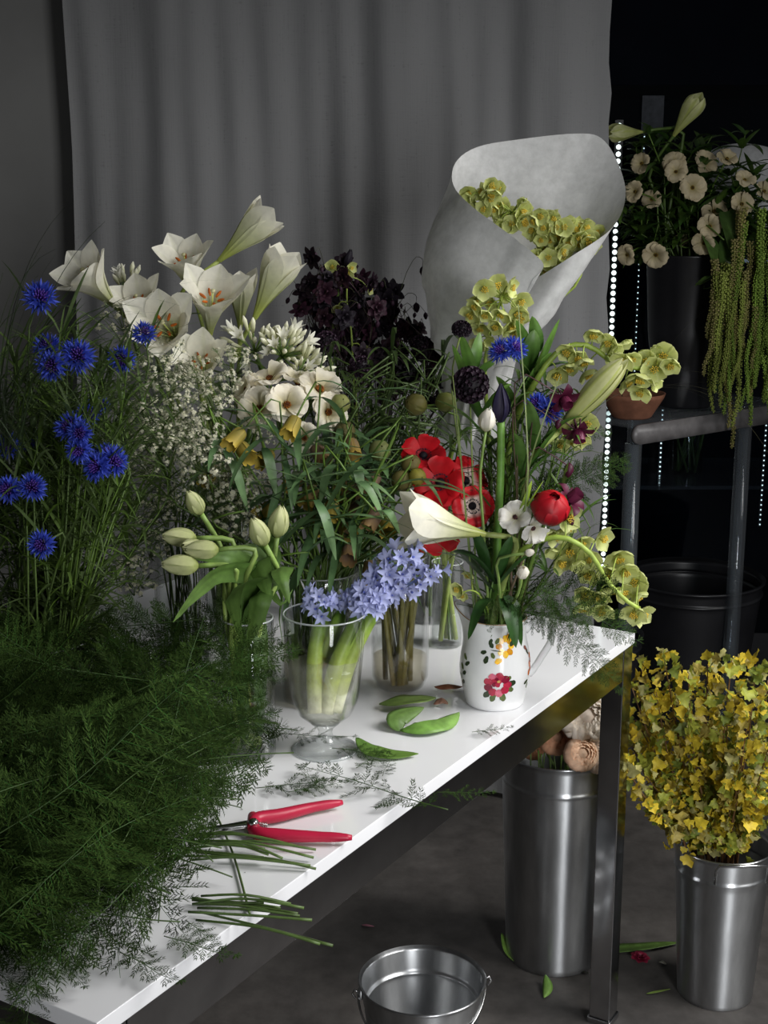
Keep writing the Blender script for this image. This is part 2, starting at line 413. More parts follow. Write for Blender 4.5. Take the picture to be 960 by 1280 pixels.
# clear acrylic side table
ac = thing('acrylic_table', 'clear acrylic side table with rounded front rail beside the dark cooler', 'table', on(860, 1010, 0) + V((.1, .2, 0)))
A0 = at(793, 545, 3.30); A1 = at(960, 515, 3.62); az_ = A0.z
d = (V((A1.x, A1.y, az_)) - A0); d.normalize(); s_ = V((-d.y, d.x, 0)); LN, DP = .62, .42
mb = MB(); R = .024; prof = [V((0, 0, -R)) + V((0, math.cos(a) * R, math.sin(a) * R)) for a in [PI / 2 + PI * k / 10 for k in range(11)]]
# front rail: a slab standing on edge whose left end is rounded
sec = [(R + math.cos(PI / 2 + PI * k / 12) * R, math.sin(PI / 2 + PI * k / 12) * R) for k in range(13)] + [(LN, -R), (LN, R)]
f = [A0 + d * x + V((0, 0, z)) for x, z in sec]; bk = [p + s_ * .012 for p in f]; n = len(sec)
mb.add(f + bk, [tuple(range(n - 1, -1, -1)), tuple(range(n, 2 * n))] + [(i, (i + 1) % n, n + (i + 1) % n, n + i) for i in range(n)], (.5,) * 3)
m_rail = plain('frosted_acrylic_edge', (.16, .15, .15), .4, 0, .6, 25, .35, .05); mb.build('front_rail', m_rail, ac)
mb = MB(); obox(mb, A0 + V((0, 0, R * .6)) + d * .01 + s_ * .012, d * (LN - .01), s_ * DP, V((0, 0, .012))); mb.build('tabletop', M_ACRYL, ac)
ATZ = A0.z + R * .6 + .012
for dx, dy in ((.02, .02), (.45, .02), (.02, DP - .02), (.45, DP - .02)):
    p = A0 + d * dx + s_ * dy; mb = MB(); lathe(mb, [(.021, 0), (.021, A0.z - R)], 20, (.5,) * 3, (p.x, p.y, 0)); mb.build('leg', M_ACRYL, ac)
    mb = MB(); lathe(mb, [(.013, .002), (.013, A0.z - R - .002)], 16, (.5,) * 3, (p.x, p.y, 0)); mb.build('leg_core', M_ACRYL, ac)

def bucket(name, label, cat, c, r0, r1, h, mat, ribs=(), thick=.002, seg=48, lip=.003, ringin=True):
    t = thing(name, label, cat, c); pr = [(r0 * .98, 0.0)]
    for k in range(41):
        z = h * k / 40; r = lerp(r0, r1, k / 40)
        for zr, dr in ribs: r += dr * math.exp(-((z - zr) / .0032) ** 2)
        pr.append((r, z + .001))
        if any(abs(z - zr) < h / 40 * 1.01 for zr, _ in ribs):
            for e in (.25, .5, .75):
                z2 = z + h / 40 * e; r2 = lerp(r0, r1, min(1, z2 / h))
                for zr, dr in ribs: r2 += dr * math.exp(-((z2 - zr) / .0032) ** 2)
                pr.append((r2, z2 + .001))
    pr += [(r1 + lip, h + .001), (r1 + lip * 1.2, h + lip), (r1 + lip * .4, h + lip * 1.6), (r1 - thick, h)]
    inner = [(max(.001, r - thick), max(z, .006)) for r, z in pr[1:-4]][::-1]
    mb = MB(); lathe(mb, pr + inner, seg, (.5,) * 3, c, close=True)
    mb.build('body', mat, t)
    return t
bc = on(848, 895, 0); bucket('plastic_bucket', 'large black plastic bucket under the clear acrylic table', 'bucket', V((bc.x + .02, 3.78, 0)), .15, .195, .42, M_BLACK, ((.385, .006),), .004, lip=.006)
bucket('plastic_bucket', 'smaller black plastic bucket left of the large black one, behind the acrylic leg', 'bucket', V((.565, 3.52, 0)), .10, .125, .34, M_BLACK, ((.31, .004),), .004, lip=.005)

# ------------------------------------------------------------------ galvanised buckets
B1 = on(690, 1190, 0); H1 = at(690, 936, B1.y).z
tall1 = bucket('tall_metal_bucket', 'tall galvanised bucket of peach blooms standing behind the chrome table leg', 'bucket', B1, .093, .110, H1, M_GALV, ((H1 - .055, .0035),))
B2 = on(893, 1238, 0); H2 = at(890, 1054, B2.y).z
tall2 = bucket('tall_metal_bucket', 'tall galvanised bucket holding the yellow leafed branches', 'bucket', B2, .071, .089, H2, M_GALV, ((H2 - .045, .003),))
mb = MB(); q = V((B2.x + .012, B2.y - .091, H2)); w = .047
tube(mb, [q + V((-w, .0, -.035)), q + V((-w, -.004, -.006)), q + V((-w + .004, -.010, .006)), q + V((0, -.014, .008)), q + V((w - .004, -.010, .006)), q + V((w, -.002, -.006)), q + V((w, .004, -.035))], .0028, .0028, 8, (.5,) * 3)
mb.build('handle', M_STEEL, tall2)
B3c = on(528, 1226, .20)
low = bucket('low_metal_bucket', 'low empty galvanised pail on the floor in front of the table', 'bucket', V((B3c.x, B3c.y, 0)), .078, .105, .20, M_GALV, ((.155, -.004), (.075, -.004)))
for sx in (-1, 1):
    mb = MB(); p = V((B3c.x + sx * .104, B3c.y + sx * .02, .19)); ellip(mb, p, .006, .010, .013, (.5,) * 3)
    e = mb.build('handle_ear', M_GALV, low); mb = MB()
    tube(mb, [p + V((sx * .002, 0, 0)), p + V((sx * .010, 0, .006)), p + V((sx * .014, 0, -.002)), p + V((sx * .008, -.004, -.008))], .002, .002, 6, (.5,) * 3); mb.build('hook', M_STEEL, e, off=V(low.location))
mb = MB(); pts = [V((B3c.x + math.cos(a) * .108, B3c.y + .02 * math.cos(a) - abs(math.sin(a)) * .112, .19 - abs(math.sin(a)) * .05)) for a in [PI + PI * k / 24 for k in range(25)]]
tube(mb, pts, .002, .002, 6, (.5,) * 3); mb.build('bail_handle', M_STEEL, low)

# ------------------------------------------------------------------ vases
def vase(name, label, c, prof, water=0.0, wmat=None, mat=None, wall=.0022, seg=40, cat='vase'):
    """prof: outer (r,z) list from bottom up; open glass with a wall and, if asked, water up to that height"""
    c = V((c[0], c[1], TZ + .0005)) if len(c) == 2 else V(c)
    t = thing(name, label, cat, c); inn = [(max(.0015, r - wall), max(z, prof[0][1] + .004 if i else .004)) for i, (r, z) in enumerate(prof)]
    mb = MB(); lathe(mb, prof + [(prof[-1][0] - wall * .5, prof[-1][1] + wall * .6)] + inn[::-1], seg, (1, 1, 1), c, close=True); mb.build('glass_body', mat or M_GLASS, t)
    mb = MB(); r, z = prof[-1]; tube(mb, [c + V((math.cos(a) * (r - wall * .5), math.sin(a) * (r - wall * .5), z)) for a in [2 * PI * k / 36 for k in range(37)]], wall * .55, wall * .55, 6, (1, 1, 1), cap=False)
    mb.build('rim', M_RIM, t)
    if water:
        pr = []
        for i in range(13):
            zz = .006 + (water - .006) * i / 12
            k = max(j for j in range(len(prof)) if prof[j][1] <= zz + 1e-6 and j < len(prof) - 1) if prof[0][1] <= zz else 0
            (ra, za), (rb, zb) = prof[k], prof[k + 1]; f = 0 if zb == za else (zz - za) / (zb - za)
            pr.append((max(.001, lerp(ra, rb, max(0, min(1, f))) - wall - .0004), zz))
        mb = MB(); lathe(mb, pr, seg, (1, 1, 1), c, close=True); mb.build('water', wmat or M_WATER, t)
    return t
M_RIM = glass('glass_rim', (.9, .92, .92), .35, (.75, .78, .78), 1.6)
def cyl(r, h): return [(r * .9, 0), (r * .985, .003), (r, .010), (r, h * .5), (r, h)]
GOB = on(407, 937, TZ)
GB = .036
gt = vase('goblet_vase', 'stemmed glass goblet of cloudy water holding the blue scilla stems', (GOB.x, GOB.y, TZ + GB), [(.006, 0), (.022, .006), (.036, .018), (.044, .036), (.048, .060), (.053, .110), (.056, .160)], .088, M_MURK)
mb = MB(); lathe(mb, [(.045, 0), (.0455, .002), (.042, .004), (.020, .010), (.011, .018), (.009, .026), (.012, .033), (.020, .039)], 40, (1, 1, 1), (GOB.x, GOB.y, TZ + .0005)); mb.build('foot', M_GLASS, gt)
mb = MB(); tube(mb, [V((GOB.x + math.cos(a) * .0445, GOB.y + math.sin(a) * .0445, TZ + .002)) for a in [2 * PI * k / 36 for k in range(37)]], .0013, .0013, 6, (1, 1, 1), cap=False); mb.build('foot_rim', M_RIM, gt)
TUL = on(313, 944, TZ); vase('glass_cylinder', 'slim clear glass cylinder holding the pale tulips beside the fern heap', (TUL.x, TUL.y), cyl(.035, .195), .12)
BRN = on(500, 862, TZ); vase('round_bottom_vase', 'clear glass vase of brownish stems between goblet and floral jug', (BRN.x, BRN.y), [(.022, 0), (.036, .008), (.043, .024), (.044, .06), (.043, .14), (.043, .215)], .055, M_AMBER)
ANE = on(558, 806, TZ); vase('glass_cylinder', 'narrow clear glass vase of red anemones behind the floral jug', (ANE.x, ANE.y), cyl(.027, .145), .06)
JAR = V((-.095, 1.965, 0)); vase('glass_cylinder', 'wide glass jar of fritillaries behind the goblet', (JAR.x, JAR.y), cyl(.058, .20), .09, M_AMBER)
LIL = V((-.27, 2.30)); vase('glass_cylinder', 'tall glass vase of white lilies at the back of the table', LIL, cyl(.055, .27), .15)
AMM = V((-.315, 2.06)); vase('glass_cylinder', 'glass vase of white lace flowers left of the tulips', AMM, cyl(.042, .25), .1)
CRN = V((-.475, 1.80)); vase('glass_cylinder', 'wide glass vase of cornflowers at the left edge', CRN, cyl(.075, .15), .1)
CLM = V((-.045, 2.36)); vase('glass_cylinder', 'glass vase of dark columbines behind the fritillaries', CLM, cyl(.055, .24), .1)
CON = V((.085, 2.36)); vase('glass_cylinder', 'glass vase carrying the paper-wrapped hellebores', CON, cyl(.042, .22), .1)
BWL = V((-.315, 1.83)); vase('glass_bowl', 'low clear glass bowl half buried in asparagus fern', BWL, [(.05, 0), (.062, .006), (.068, .02), (.070, .07), (.070, .11)], .05)

# ------------------------------------------------------------------ floral jug
JG = on(618, 877, TZ); JG.z = TZ + .0005
jug = thing('floral_jug', 'white china jug painted with garden flowers, at the table edge', 'jug', JG)
JP = [(.0425, 0), (.0445, .004), (.0475, .02), (.0525, .045), (.0535, .058), (.0510, .080), (.0465, .100), (.0445, .115), (.0450, .127), (.0465, .134)]
def jr(z):
    for (ra, za), (rb, zb) in zip(JP, JP[1:]):
        if za <= z <= zb: return lerp(ra, rb, (z - za) / (zb - za))
    return JP[-1][0]
SPOUT = math.radians(155)
def jug_pt(th, z, off=0.0):
    r = smp([x[0] for x in JP], 0) if z < 0 else jr(min(.134, z)); d_ = (th - SPOUT + PI) % (2 * PI) - PI
    k = math.exp(-(d_ / .42) ** 2) * max(0, (z - .085) / .049) ** 1.5
    return JG + V((math.cos(th) * (r + off + .020 * k), math.sin(th) * (r + off + .020 * k), z + .014 * k))
mb = MB(); NS = 72; zs = [0, .002, .004] + [.134 * k / 26 for k in range(1, 27)]; rows = [[jug_pt(2 * PI * k / NS, z) for k in range(NS + 1)] for z in zs]
rows += [[jug_pt(2 * PI * k / NS, z, -.0028) + V((0, 0, .0008 if z > .13 else 0)) for k in range(NS + 1)] for z in [.134 * k / 14 for k in range(14, 0, -1)]]
grid(mb, rows, (.5,) * 3); mb.add([jug_pt(2 * PI * k / NS, 0.0) for k in range(NS)], [tuple(range(NS - 1, -1, -1))], (.5,) * 3)
mb.build('body', M_CERAM, jug, weld=True)
mb = MB(); ha = math.radians(-4); hd = V((math.cos(ha), math.sin(ha), 0)); hp = [(.043, .112), (.056, .126), (.072, .130), (.083, .118), (.082, .098), (.070, .075), (.058, .054), (.0505, .044)]
tube(mb, curve([JG + hd * r + V((0, 0, z)) for r, z in hp], 26), .0052, .0052, 12, (.5,) * 3); mb.build('handle', M_CERAM, jug)
mb = MB(); tube(mb, [jug_pt(2 * PI * k / NS, .1342, -.0010) for k in range(NS + 1)], .0008, .0008, 6, hx('a07848')); mb.build('rim_line', M_INK, jug)
def decal(name, th0, z0, shapes):
    """flat print on the jug: shapes = (kind, x, z, length, width, angle, colour) in metres round (th0, z0)"""
    mb = MB(); lay = 0
    for (x, z, l, w, a, c) in shapes:
        lay += 1; vs = []; cs = []; K = 14
        for k in range(K):
            q = 2 * PI * k / K; ux = math.cos(q) * l / 2 + l / 2; wz = math.sin(q) * w / 2 * (1 + .12 * math.sin(q * 5 + lay))
            xx = x + ux * math.cos(a) - wz * math.sin(a); zz = z + ux * math.sin(a) + wz * math.cos(a)
            vs.append(jug_pt(th0 + xx / .052, z0 + zz, .00025 + lay * .00004)); cs.append(tuple(v * U(.75, 1.2) for v in c))
        b_ = sum((V(v) for v in vs), V((0, 0, 0))) / K; out_ = V((b_.x - JG.x, b_.y - JG.y, 0)).normalized()
        ctr = jug_pt(th0 + (x + l / 2 * math.cos(a)) / .052, z0 + z + l / 2 * math.sin(a), .00025 + lay * .00004)
        mb.add(vs + [ctr], [(k, (k + 1) % K, K) for k in range(K)], cs + [tuple(v * 1.1 for v in c)])
    return stuff(mb.build(name, M_INK, jug))
RS, RD, RL = hx('b02a44'), hx('7c1530'), hx('d06a80'); LF, LD, OR, YE, YD = hx('5a6a3a'), hx('33402a'), hx('c0642a'), hx('e8b830'), hx('c98a20')
f0 = math.radians(-88)
rose = [(-.002 + .008 * math.cos(a), .0 + .007 * math.sin(a), .013, .012, a, [RS, RD, RS, RL][k % 4]) for k, a in enumerate([2 * PI * i / 9 for i in range(9)])]
rose += [(-.004, .004, .008, .007, a, RD if k % 2 else RS) for k, a in enumerate((.3, 1.5, 2.6, 4.0, 5.2))] + [(-.003, .005, .005, .004, .4, hx('c8a060'))]
leaves_ = [(-.012, -.010, .016, .009, 3.9, LD), (-.006, -.014, .015, .009, 4.3, LF), (.004, -.014, .014, .010, 5.1, LF), (.012, .000, .014, .010, .2, LD), (.014, -.006, .010, .008, -.5, LF), (.010, .006, .010, .007, .8, LF)]
decal('painted_rose', f0, .045, leaves_ + rose)
yl = [(.010 + .005 * math.cos(a), .004 + .006 * math.sin(a), .011, .009, a, [YE, YD, YE][k % 3]) for k, a in enumerate([2 * PI * i / 8 for i in range(8)])] + [(.004, -.014, .012, .008, 3.6, YE), (.014, .014, .009, .008, 1.2, YD)]
yl += [(-.010, .002, .011, .007, 2.2, LD), (-.016, .006, .010, .006, 1.2, LD), (-.020, -.004, .010, .006, 3.4, LD), (-.018, -.010, .012, .007, 4.4, LD), (-.012, -.005, .009, .006, 5.2, LF), (-.006, .008, .010, .006, 1.0, LF), (.018, .004, .012, .007, .8, LD), (-.014, -.001, .018, .0014, -.1, LD)]
decal('painted_yellow_flower', f0, .098, yl)
orr = [(.002 * k, -.012 + .006 * k, .010, .007, 1.2 + .3 * (-1) ** k, [OR, hx('8a3a20')][k % 2]) for k in range(5)] + [(0, -.022, .010, .004, 4.6, LF), (-.002, -.018, .010, .006, 3.6, LD), (.002, .02, .012, .005, 1.9, LD), (.0, .028, .010, .006, 2.4, hx('7a4030'))]
decal('painted_orange_spray', math.radians(-27), .062, orr)
lfs = [(-.006 + .003 * k, -.02 + .008 * k, .012, .006, (.6, 2.4)[k % 2], [LD, LF][k % 2]) for k in range(6)]
decal('painted_leaf_spray', math.radians(-158), .055, lfs)

# ------------------------------------------------------------------ flower and leaf shapes, one mesh per kind
def msh(name, mat, fn, weld=False):
    mb = MB(); fn(mb); return mb.mesh(name, mat, weld)
def pm(name, mat, prof, wid, curl, col, nu=9, nv=6, ruf=0.0, az=0.0, weld=False, ribs=0.0, twist=0.0):
    return msh(name, mat, lambda mb: petal(mb, az, prof, wid, nu, nv, curl, col, ruf, twist, ribs=ribs), weld)

def lily_col(t, s):
    c = mix(hx('a9b15c'), hx('efecdd'), (t - .12) / .48)
    return mix(c, hx('e3e4bd'), max(0, .55 - abs(s) * 2.5) * (1 - t * .6))
def gb_col(t, s): return mix(mix(hx('aab25a'), hx('e6e6b4'), t * 1.2), hx('bec66e'), max(0, 1 - abs(s) * 3) + .35 * (math.sin(s * 16) > .5))
LP = {
 'open': [(.004, 0), (.007, .022), (.013, .045), (.024, .068), (.040, .089), (.055, .103)],
 'side': [(.004, 0), (.0075, .024), (.015, .050), (.024, .074), (.033, .096), (.046, .113)],
 'half': [(.004, 0), (.0075, .024), (.014, .050), (.021, .074), (.027, .096), (.034, .112)],
 'gbud': [(.004, 0), (.0085, .025), (.0125, .052), (.0135, .078), (.0105, .100), (.0055, .116)],
 'ghalf': [(.004, 0), (.009, .024), (.017, .050), (.023, .074), (.022, .096), (.014, .110)],
 'bud': [(.004, 0), (.010, .025), (.0145, .052), (.0150, .078), (.010, .102), (.003, .116)]}
LILY = {}
for k, w in (('open', [.003, .007, .014, .0220, .0205, .0010]), ('side', [.003, .008, .0155, .0225, .0195, .0010]), ('half', [.003, .008, .015, .0215, .0185, .0010]), ('bud', [.003, .0085, .0125, .013, .009, .0008]), ('ghalf', [.003, .009, .0155, .020, .015, .001]), ('gbud', [.003, .0075, .0108, .0112, .0085, .0008])):
    LILY[k] = [pm('petal', M_PET, [(r * q, z * (1 if q == 1 else .985)) for r, z in LP[k]], [x * f for x in w], lambda t: .55 * (1 - .75 * t), gb_col if k[0] == 'g' else (lambda t, s: mix(hx('a3ad55'), hx('efecdd'), (t - .15) / .7)) if k == 'half' else lily_col, 12, 8, .05 if k == 'open' else 0, ribs=.10) for q, f in ((1, 1.0), (.84, 1.12))]
M_anther = msh('anther', M_DARK, lambda mb: ellip(mb, (0, 0, 0), .0022, .0022, .0065, hx('b8601c'), 8, 6))
def _fil(mb): tube(mb, [(0, 0, .01), (.006, 0, .045), (.013, 0, .072)], .0009, .0007, 5, hx('c9cf8a'))
M_fil = msh('stamen', M_STEM, _fil)
def _pis(mb): tube(mb, [(0, 0, .006), (.001, 0, .05), (.001, 0, .084)], .0014, .0011, 6, hx('b5c06a')); ellip(mb, (.001, 0, .086), .004, .004, .0028, hx('b9b58a'), 8, 5)
M_pis = msh('pistil', M_STEM, _pis, True)
def lily_parts(t, M, kind):
    for k in range(6):
        inst('petal', LILY[kind][k % 2], t, M @ Matrix.Rotation(k * PI / 3 + .1, 4, 'Z') @ Matrix.Scale(U(.95, 1.05), 4))
    if 'bud' not in kind:
        for k in range(6):
            q = Matrix.Rotation(k * PI / 3 + .6, 4, 'Z'); s = inst('stamen', M_fil, t, M @ q)
            inst('anther', M_anther, s, Matrix.Translation((.0135, 0, .073)) @ Matrix.Rotation(1.0, 4, 'Y'), world=False)
        inst('pistil', M_pis, t, M)

def stem_curve(base, head, d, rim=None, k=.45, n=14):
    base, head, d = V(base), V(head), V(d).normalized(); L = (head - base).length
    a = rim if rim else base.lerp(head, .45) + V((0, 0, .02)); b_ = head - d * L * .16
    return curve([base, base.lerp(a, .55), V(a), b_.lerp(V(a), .35), b_, head], n)
def in_vase(c, r, rimz, zb=.012):
    a = U(0, 2 * PI); q = math.sqrt(U(0, 1)) * r * .75
    return V((c[0] + math.cos(a) * q, c[1] + math.sin(a) * q, TZ + zb))
def rim_pt(c, r, z, toward, rr=.8):
    d = V((toward.x - c[0], toward.y - c[1], 0)); l = d.length
    d = d / l * min(l, r * rr) if l > 1e-5 else d
    return V((c[0] + d.x + U(-.15, .15) * r, c[1] + d.y + U(-.15, .15) * r, TZ + z))
def stem_thing(name, label, cat, c, r, rimz, head, d, r0, r1, col, group=None, n=14, k=6, mat=None, col1=None):
    base = in_vase(c, r, rimz); t = thing(name, label, cat, base, group); pts = stem_curve(base, head, d, rim_pt(c, r, rimz, V(head)), n=n)
    mb = MB(); tube(mb, pts, r0, r1, k, col, col1); mb.build('stem', mat or M_STEM, t); t['_p'] = 0
    del t['_p']; return t, pts
def add_leaf(t, p, d, L, W, droop, col, col1=None, fold=.2, n=9, name='leaf', mat=None, wave=0.0, wf=None):
    mb = MB(); blade(mb, arc(p, d, L, droop, n), W, col, col1, fold, wf=wf, wave=wave); return mb.build(name, mat or M_LEAF, t)

# ------------------------------------------------------------------ white lilies (left group)
LL = [ # base px, Y, direction, kind, label
 (147, 386, 2.28, D(-.50, .72, .50), 'open', 1.08, 'white trumpet lily furthest left, leaning out over the cornflowers'),
 (243, 372, 2.36, D(-.12, .80, .46), 'open', 1.0, 'white lily open at upper centre, below the yellowish side-on lily'),
 (190, 418, 2.30, D(-.22, .78, .45), 'open', .92, 'white lily half hidden between leftmost lily and the two central ones'),
 (262, 420, 2.22, D(.12, .72, .50), 'open', 1.08, 'large white lily at centre of the group, orange stamens in its cup'),
 (224, 428, 2.12, D(-.14, .42, .92), 'open', 1.08, 'white lily opening straight to the camera with six orange stamens, lowest of the group'),
 (274, 326, 2.32, D(.66, .60, -.04), 'half', 1.08, 'topmost white lily, seen from the side, greenish outside'),
 (318, 398, 2.26, D(.44, .85, .05), 'half', 1.12, 'white lily at the right of the group, seen from outside and pointing up right'),
 (262, 482, 2.14, D(-.10, .62, .70), 'open', .9, 'white lily behind the lace flowers, lower than the others'),
 (300, 412, 2.38, D(.06, .95, .1), 'half', .9, 'white lily partly hidden between the central and the right-hand lily'),
]
for bx, by, Y, d, kind, sc, lab in LL:
    p = at(bx, by, Y); t, pts = stem_thing('white_lily', lab, 'lily', LIL, .05, .27, p, d, .0038, .0034, G_MID, 'white lilies in the tall glass vase', 16, 8, col1=hx('93a052'))
    lily_parts(t, frame(p, d, U(0, 1), sc), kind)
    for k in range(5):
        q = pts[int(U(7, 13))]; add_leaf(t, q, V((U(-1, 1), U(-1, .4), U(.2, .9))), U(.06, .09), .007, 1.2, G_DARK, G_MID)

# ------------------------------------------------------------------ white agapanthus
def _aga(mb):
    tube(mb, [(0, 0, 0), (0, .001, .02), (0, 0, .038)], .0008, .0010, 5, hx('7f9a50'))
    tube(mb, [(0, 0, .036), (0, 0, .046), (0, 0, .056), (0, 0, .064)], 0, 0, 7, hx('cfd19a'), hx('f1efdd'), rad=lambda t: [.0012, .0032, .0042, .0010][int(t * 3 + .1)])
M_aga = msh('flower_bud', M_PET, _aga)
def _agao(mb):
    tube(mb, [(0, 0, 0), (0, .001, .02), (0, 0, .038)], .0008, .0010, 5, hx('7f9a50'))
    for k in range(6): petal(mb, k * PI / 3, [(.0005, .036), (.003, .048), (.008, .060), (.014, .068)], [.0012, .003, .0042, .0008], 5, 2, .3, lambda t, s: mix(hx('d9dcae'), hx('f3f1e4'), t * 2))
M_agao = msh('open_floret', M_PET, _agao)
for px, py, Y, d, n, ra, lab in ((318, 440, 2.24, D(-.2, .8, .35), 26, 1.5, 'white agapanthus head with loose buds below the central lily'),
                                 (352, 446, 2.20, D(.55, .70, .30), 52, 1.35, 'largest white agapanthus head, many buds, right of the lilies'),
                                 (372, 470, 2.16, D(.85, .3, .35), 26, 1.15, 'white agapanthus buds spreading right above the cream ranunculus'),
                                 (160, 372, 2.42, D(-.1, .95, .1), 12, .6, 'white agapanthus buds rising behind the lilies at left')):
    p = at(px, py, Y); t, pts = stem_thing('white_agapanthus', lab, 'agapanthus', LIL, .05, .27, p, d, .004, .0035, G_MID, None, 14, 8)
    q = d.to_track_quat('Z', 'Y')
    for k in range(n):
        th = ra * math.sqrt((k + .5) / n); ph = k * 2.4; v = q @ V((math.sin(th) * math.cos(ph), math.sin(th) * math.sin(ph), math.cos(th)))
        inst('open_floret' if k % 7 == 2 else 'flower_bud', M_agao if k % 7 == 2 else M_aga, t, frame(p, v + rv(.08), U(0, 6), U(.7, 1.05)))

# ------------------------------------------------------------------ cornflowers
BL, BD = hx('3a4cb6'), hx('2a2f9a')
def _cfl(mb):                                          # one outer trumpet floret, five-toothed
    n = 5; vs = [V((0, 0, 0))]; cs = [hx('3a3fa6')]; fs = []
    for j, (z, r) in enumerate(((.007, .0010), (.013, .0030))):
        for k in range(n): a = 2 * PI * k / n; vs.append(V((r * math.cos(a), r * math.sin(a), z))); cs.append(BL)
    for k in range(n): fs.append((0, 1 + k, 1 + (k + 1) % n))
    for k in range(n): fs.append((1 + k, 1 + (k + 1) % n, 6 + (k + 1) % n, 6 + k))
    for k in range(n):
        a = 2 * PI * (k + .5) / n; vs.append(V((.0062 * math.cos(a), .0062 * math.sin(a), .0195))); cs.append(hx('4d60cc')); fs.append((6 + k, 6 + (k + 1) % n, 11 + k))
    mb.add(vs, fs, cs)
M_cfl = msh('floret', M_PET, _cfl)
def _cfc(mb):
    for k in range(26):
        th = .75 * math.sqrt(k / 26); ph = k * 2.4; v = V((math.sin(th) * math.cos(ph), math.sin(th) * math.sin(ph), math.cos(th)))
        tube(mb, [v * .002, v * .009, v * .014 + V((0, 0, .001))], .0006, .0008, 4, hx('33207a'), hx('5a3a9a'))
M_cfc = msh('centre', M_DARK, _cfc)
def _cal(mb): lathe(mb, [(.0012, -.014), (.0042, -.010), (.0052, -.005), (.0040, .001), (.003, .003)], 10, hx('4c6038'))
M_cal = msh('calyx', M_STEM, _cal)
def grass_leaves(mb, pts, n, L0, L1, W, i0=2, i1=None, up=.8, cols=(G_MID, G_GREY, G_DARK)):
    for k in range(n):
        q = pts[int(U(i0, (i1 or len(pts)) - .01))]; a = U(0, 2 * PI)
        blade(mb, arc(q, V((math.cos(a) * .6, math.sin(a) * .6, up + U(-.3, .3))), U(L0, L1), U(.4, 2.2), 6), W * U(.6, 1.2), RND.choice(cols), RND.choice(cols), .3)
CF = [
 (50, 371, 1.72, D(.35, .55, .75), 1.15, 'single blue cornflower standing highest at the left edge'),
 (58, 432, 1.80, D(-.1, .75, .6), 1.0, 'blue cornflower directly below the highest one, partly behind grass'),
 (64, 457, 1.70, D(.05, .1, 1), 1.05, 'blue cornflower facing forward in the left trio, lowest of the three'),
 (97, 444, 1.72, D(.15, .35, .9), 1.15, 'broad blue cornflower at the right of the left trio'),
 (152, 449, 1.80, D(.1, -.1, 1), .95, 'blue cornflower hanging its head left of the lace flowers'),
 (180, 415, 1.90, D(.1, .6, .7), .95, 'blue cornflower just under the forward-facing lily'),
 (124, 506, 1.86, D(.2, .5, .6), .8, 'small shaded cornflower highest of the middle group, in the grass'),
 (110, 518, 1.78, D(.1, .3, .8), .85, 'shaded blue cornflower above the bright pair in the middle'),
 (86, 533, 1.68, D(-.2, .5, .8), 1.0, 'bright blue cornflower of the middle group, upper left'),
 (99, 541, 1.66, D(.3, .2, .9), .9, 'bright blue cornflower overlapping its upper left neighbour'),
 (97, 563, 1.66, D(.1, -.1, 1), .9, 'blue cornflower of the middle group facing forward below the bright pair'),
 (120, 583, 1.68, D(-.3, .2, .9), 1.05, 'blue cornflower at the left of the low clump with three heads'),
 (143, 577, 1.69, D(.4, .3, .8), 1.05, 'blue cornflower at the right of the low clump with three heads'),
 (133, 566, 1.73, D(.1, .7, .5), .9, 'blue cornflower at the back of the low clump with three heads'),
 (8, 611, 1.62, D(-.1, .3, .9), .95, 'violet-blue cornflower cut by the left picture edge'),
 (40, 608, 1.62, D(.3, .4, .8), .95, 'violet-blue cornflower beside the one at the picture edge'),
 (51, 681, 1.58, D(-.1, .1, 1), .9, 'lowest violet-blue cornflower, alone among grass leaves'),
 (10, 556, 1.80, D(-.3, .3, .8), .9, 'dim cornflower in shade at the far left'),
 (35, 552, 1.86, D(.2, .3, .8), .8, 'dim cornflower in shade right of its far-left neighbour'),
]
for px, py, Y, d, sc, lab in CF:
    p = at(px, py, Y) - d * .008; t, pts = stem_thing('cornflower', lab, 'cornflower', CRN, .07, .15, p - d * .012, d, .0016, .0012, G_MID, 'blue cornflowers at the left', 14, 5, col1=G_GREY)
    M = frame(p, d, U(0, 6), sc); inst('calyx', M_cal, t, M); stuff(inst('centre', M_cfc, t, M))
    for k in range(20):
        ring = k % 2; th = (1.35, .95)[ring] + U(-.2, .15); ph = 2 * PI * k / 20 + U(-.12, .12)
        v = V((math.sin(th) * math.cos(ph), math.sin(th) * math.sin(ph), math.cos(th))); inst('floret', M_cfl, t, M @ frame(V((0, 0, .002)), v, U(0, 6), U(.9, 1.15)))
    mb = MB(); grass_leaves(mb, pts, 12, .06, .13, .0022, 5); stuff(mb.build('leaves', M_LEAF, t))
for k in range(64):                                    # leafy stems without open heads
    px = U(-25, 165) if k < 58 else U(120, 200); py = U(415, 640) + max(0, px - 90) * .5; Y = U(1.73, 1.98); p = at(px, py, Y)
    t, pts = stem_thing('budding_cornflower', 'leafy flowerless cornflower stem, %s of the grassy mass at left' % zone(px, py, -25, 240, 5, 400, 660, 5), 'cornflower', CRN, .07, .15, p, V((U(-.5, .5), U(-.4, .2), 1)), .0016, .0008, G_MID, 'leafy cornflower stems at the left', 14, 5)
    mb = MB(); grass_leaves(mb, pts, 36, .05, .13, .0025, 4); stuff(mb.build('leaves', M_LEAF, t))
    if k % 4 == 0:
        inst('flower_bud', M_cal, t, frame(p + V((0, 0, .008)), V((U(-.4, .4), U(-.4, 0), 1)), 0, .9))
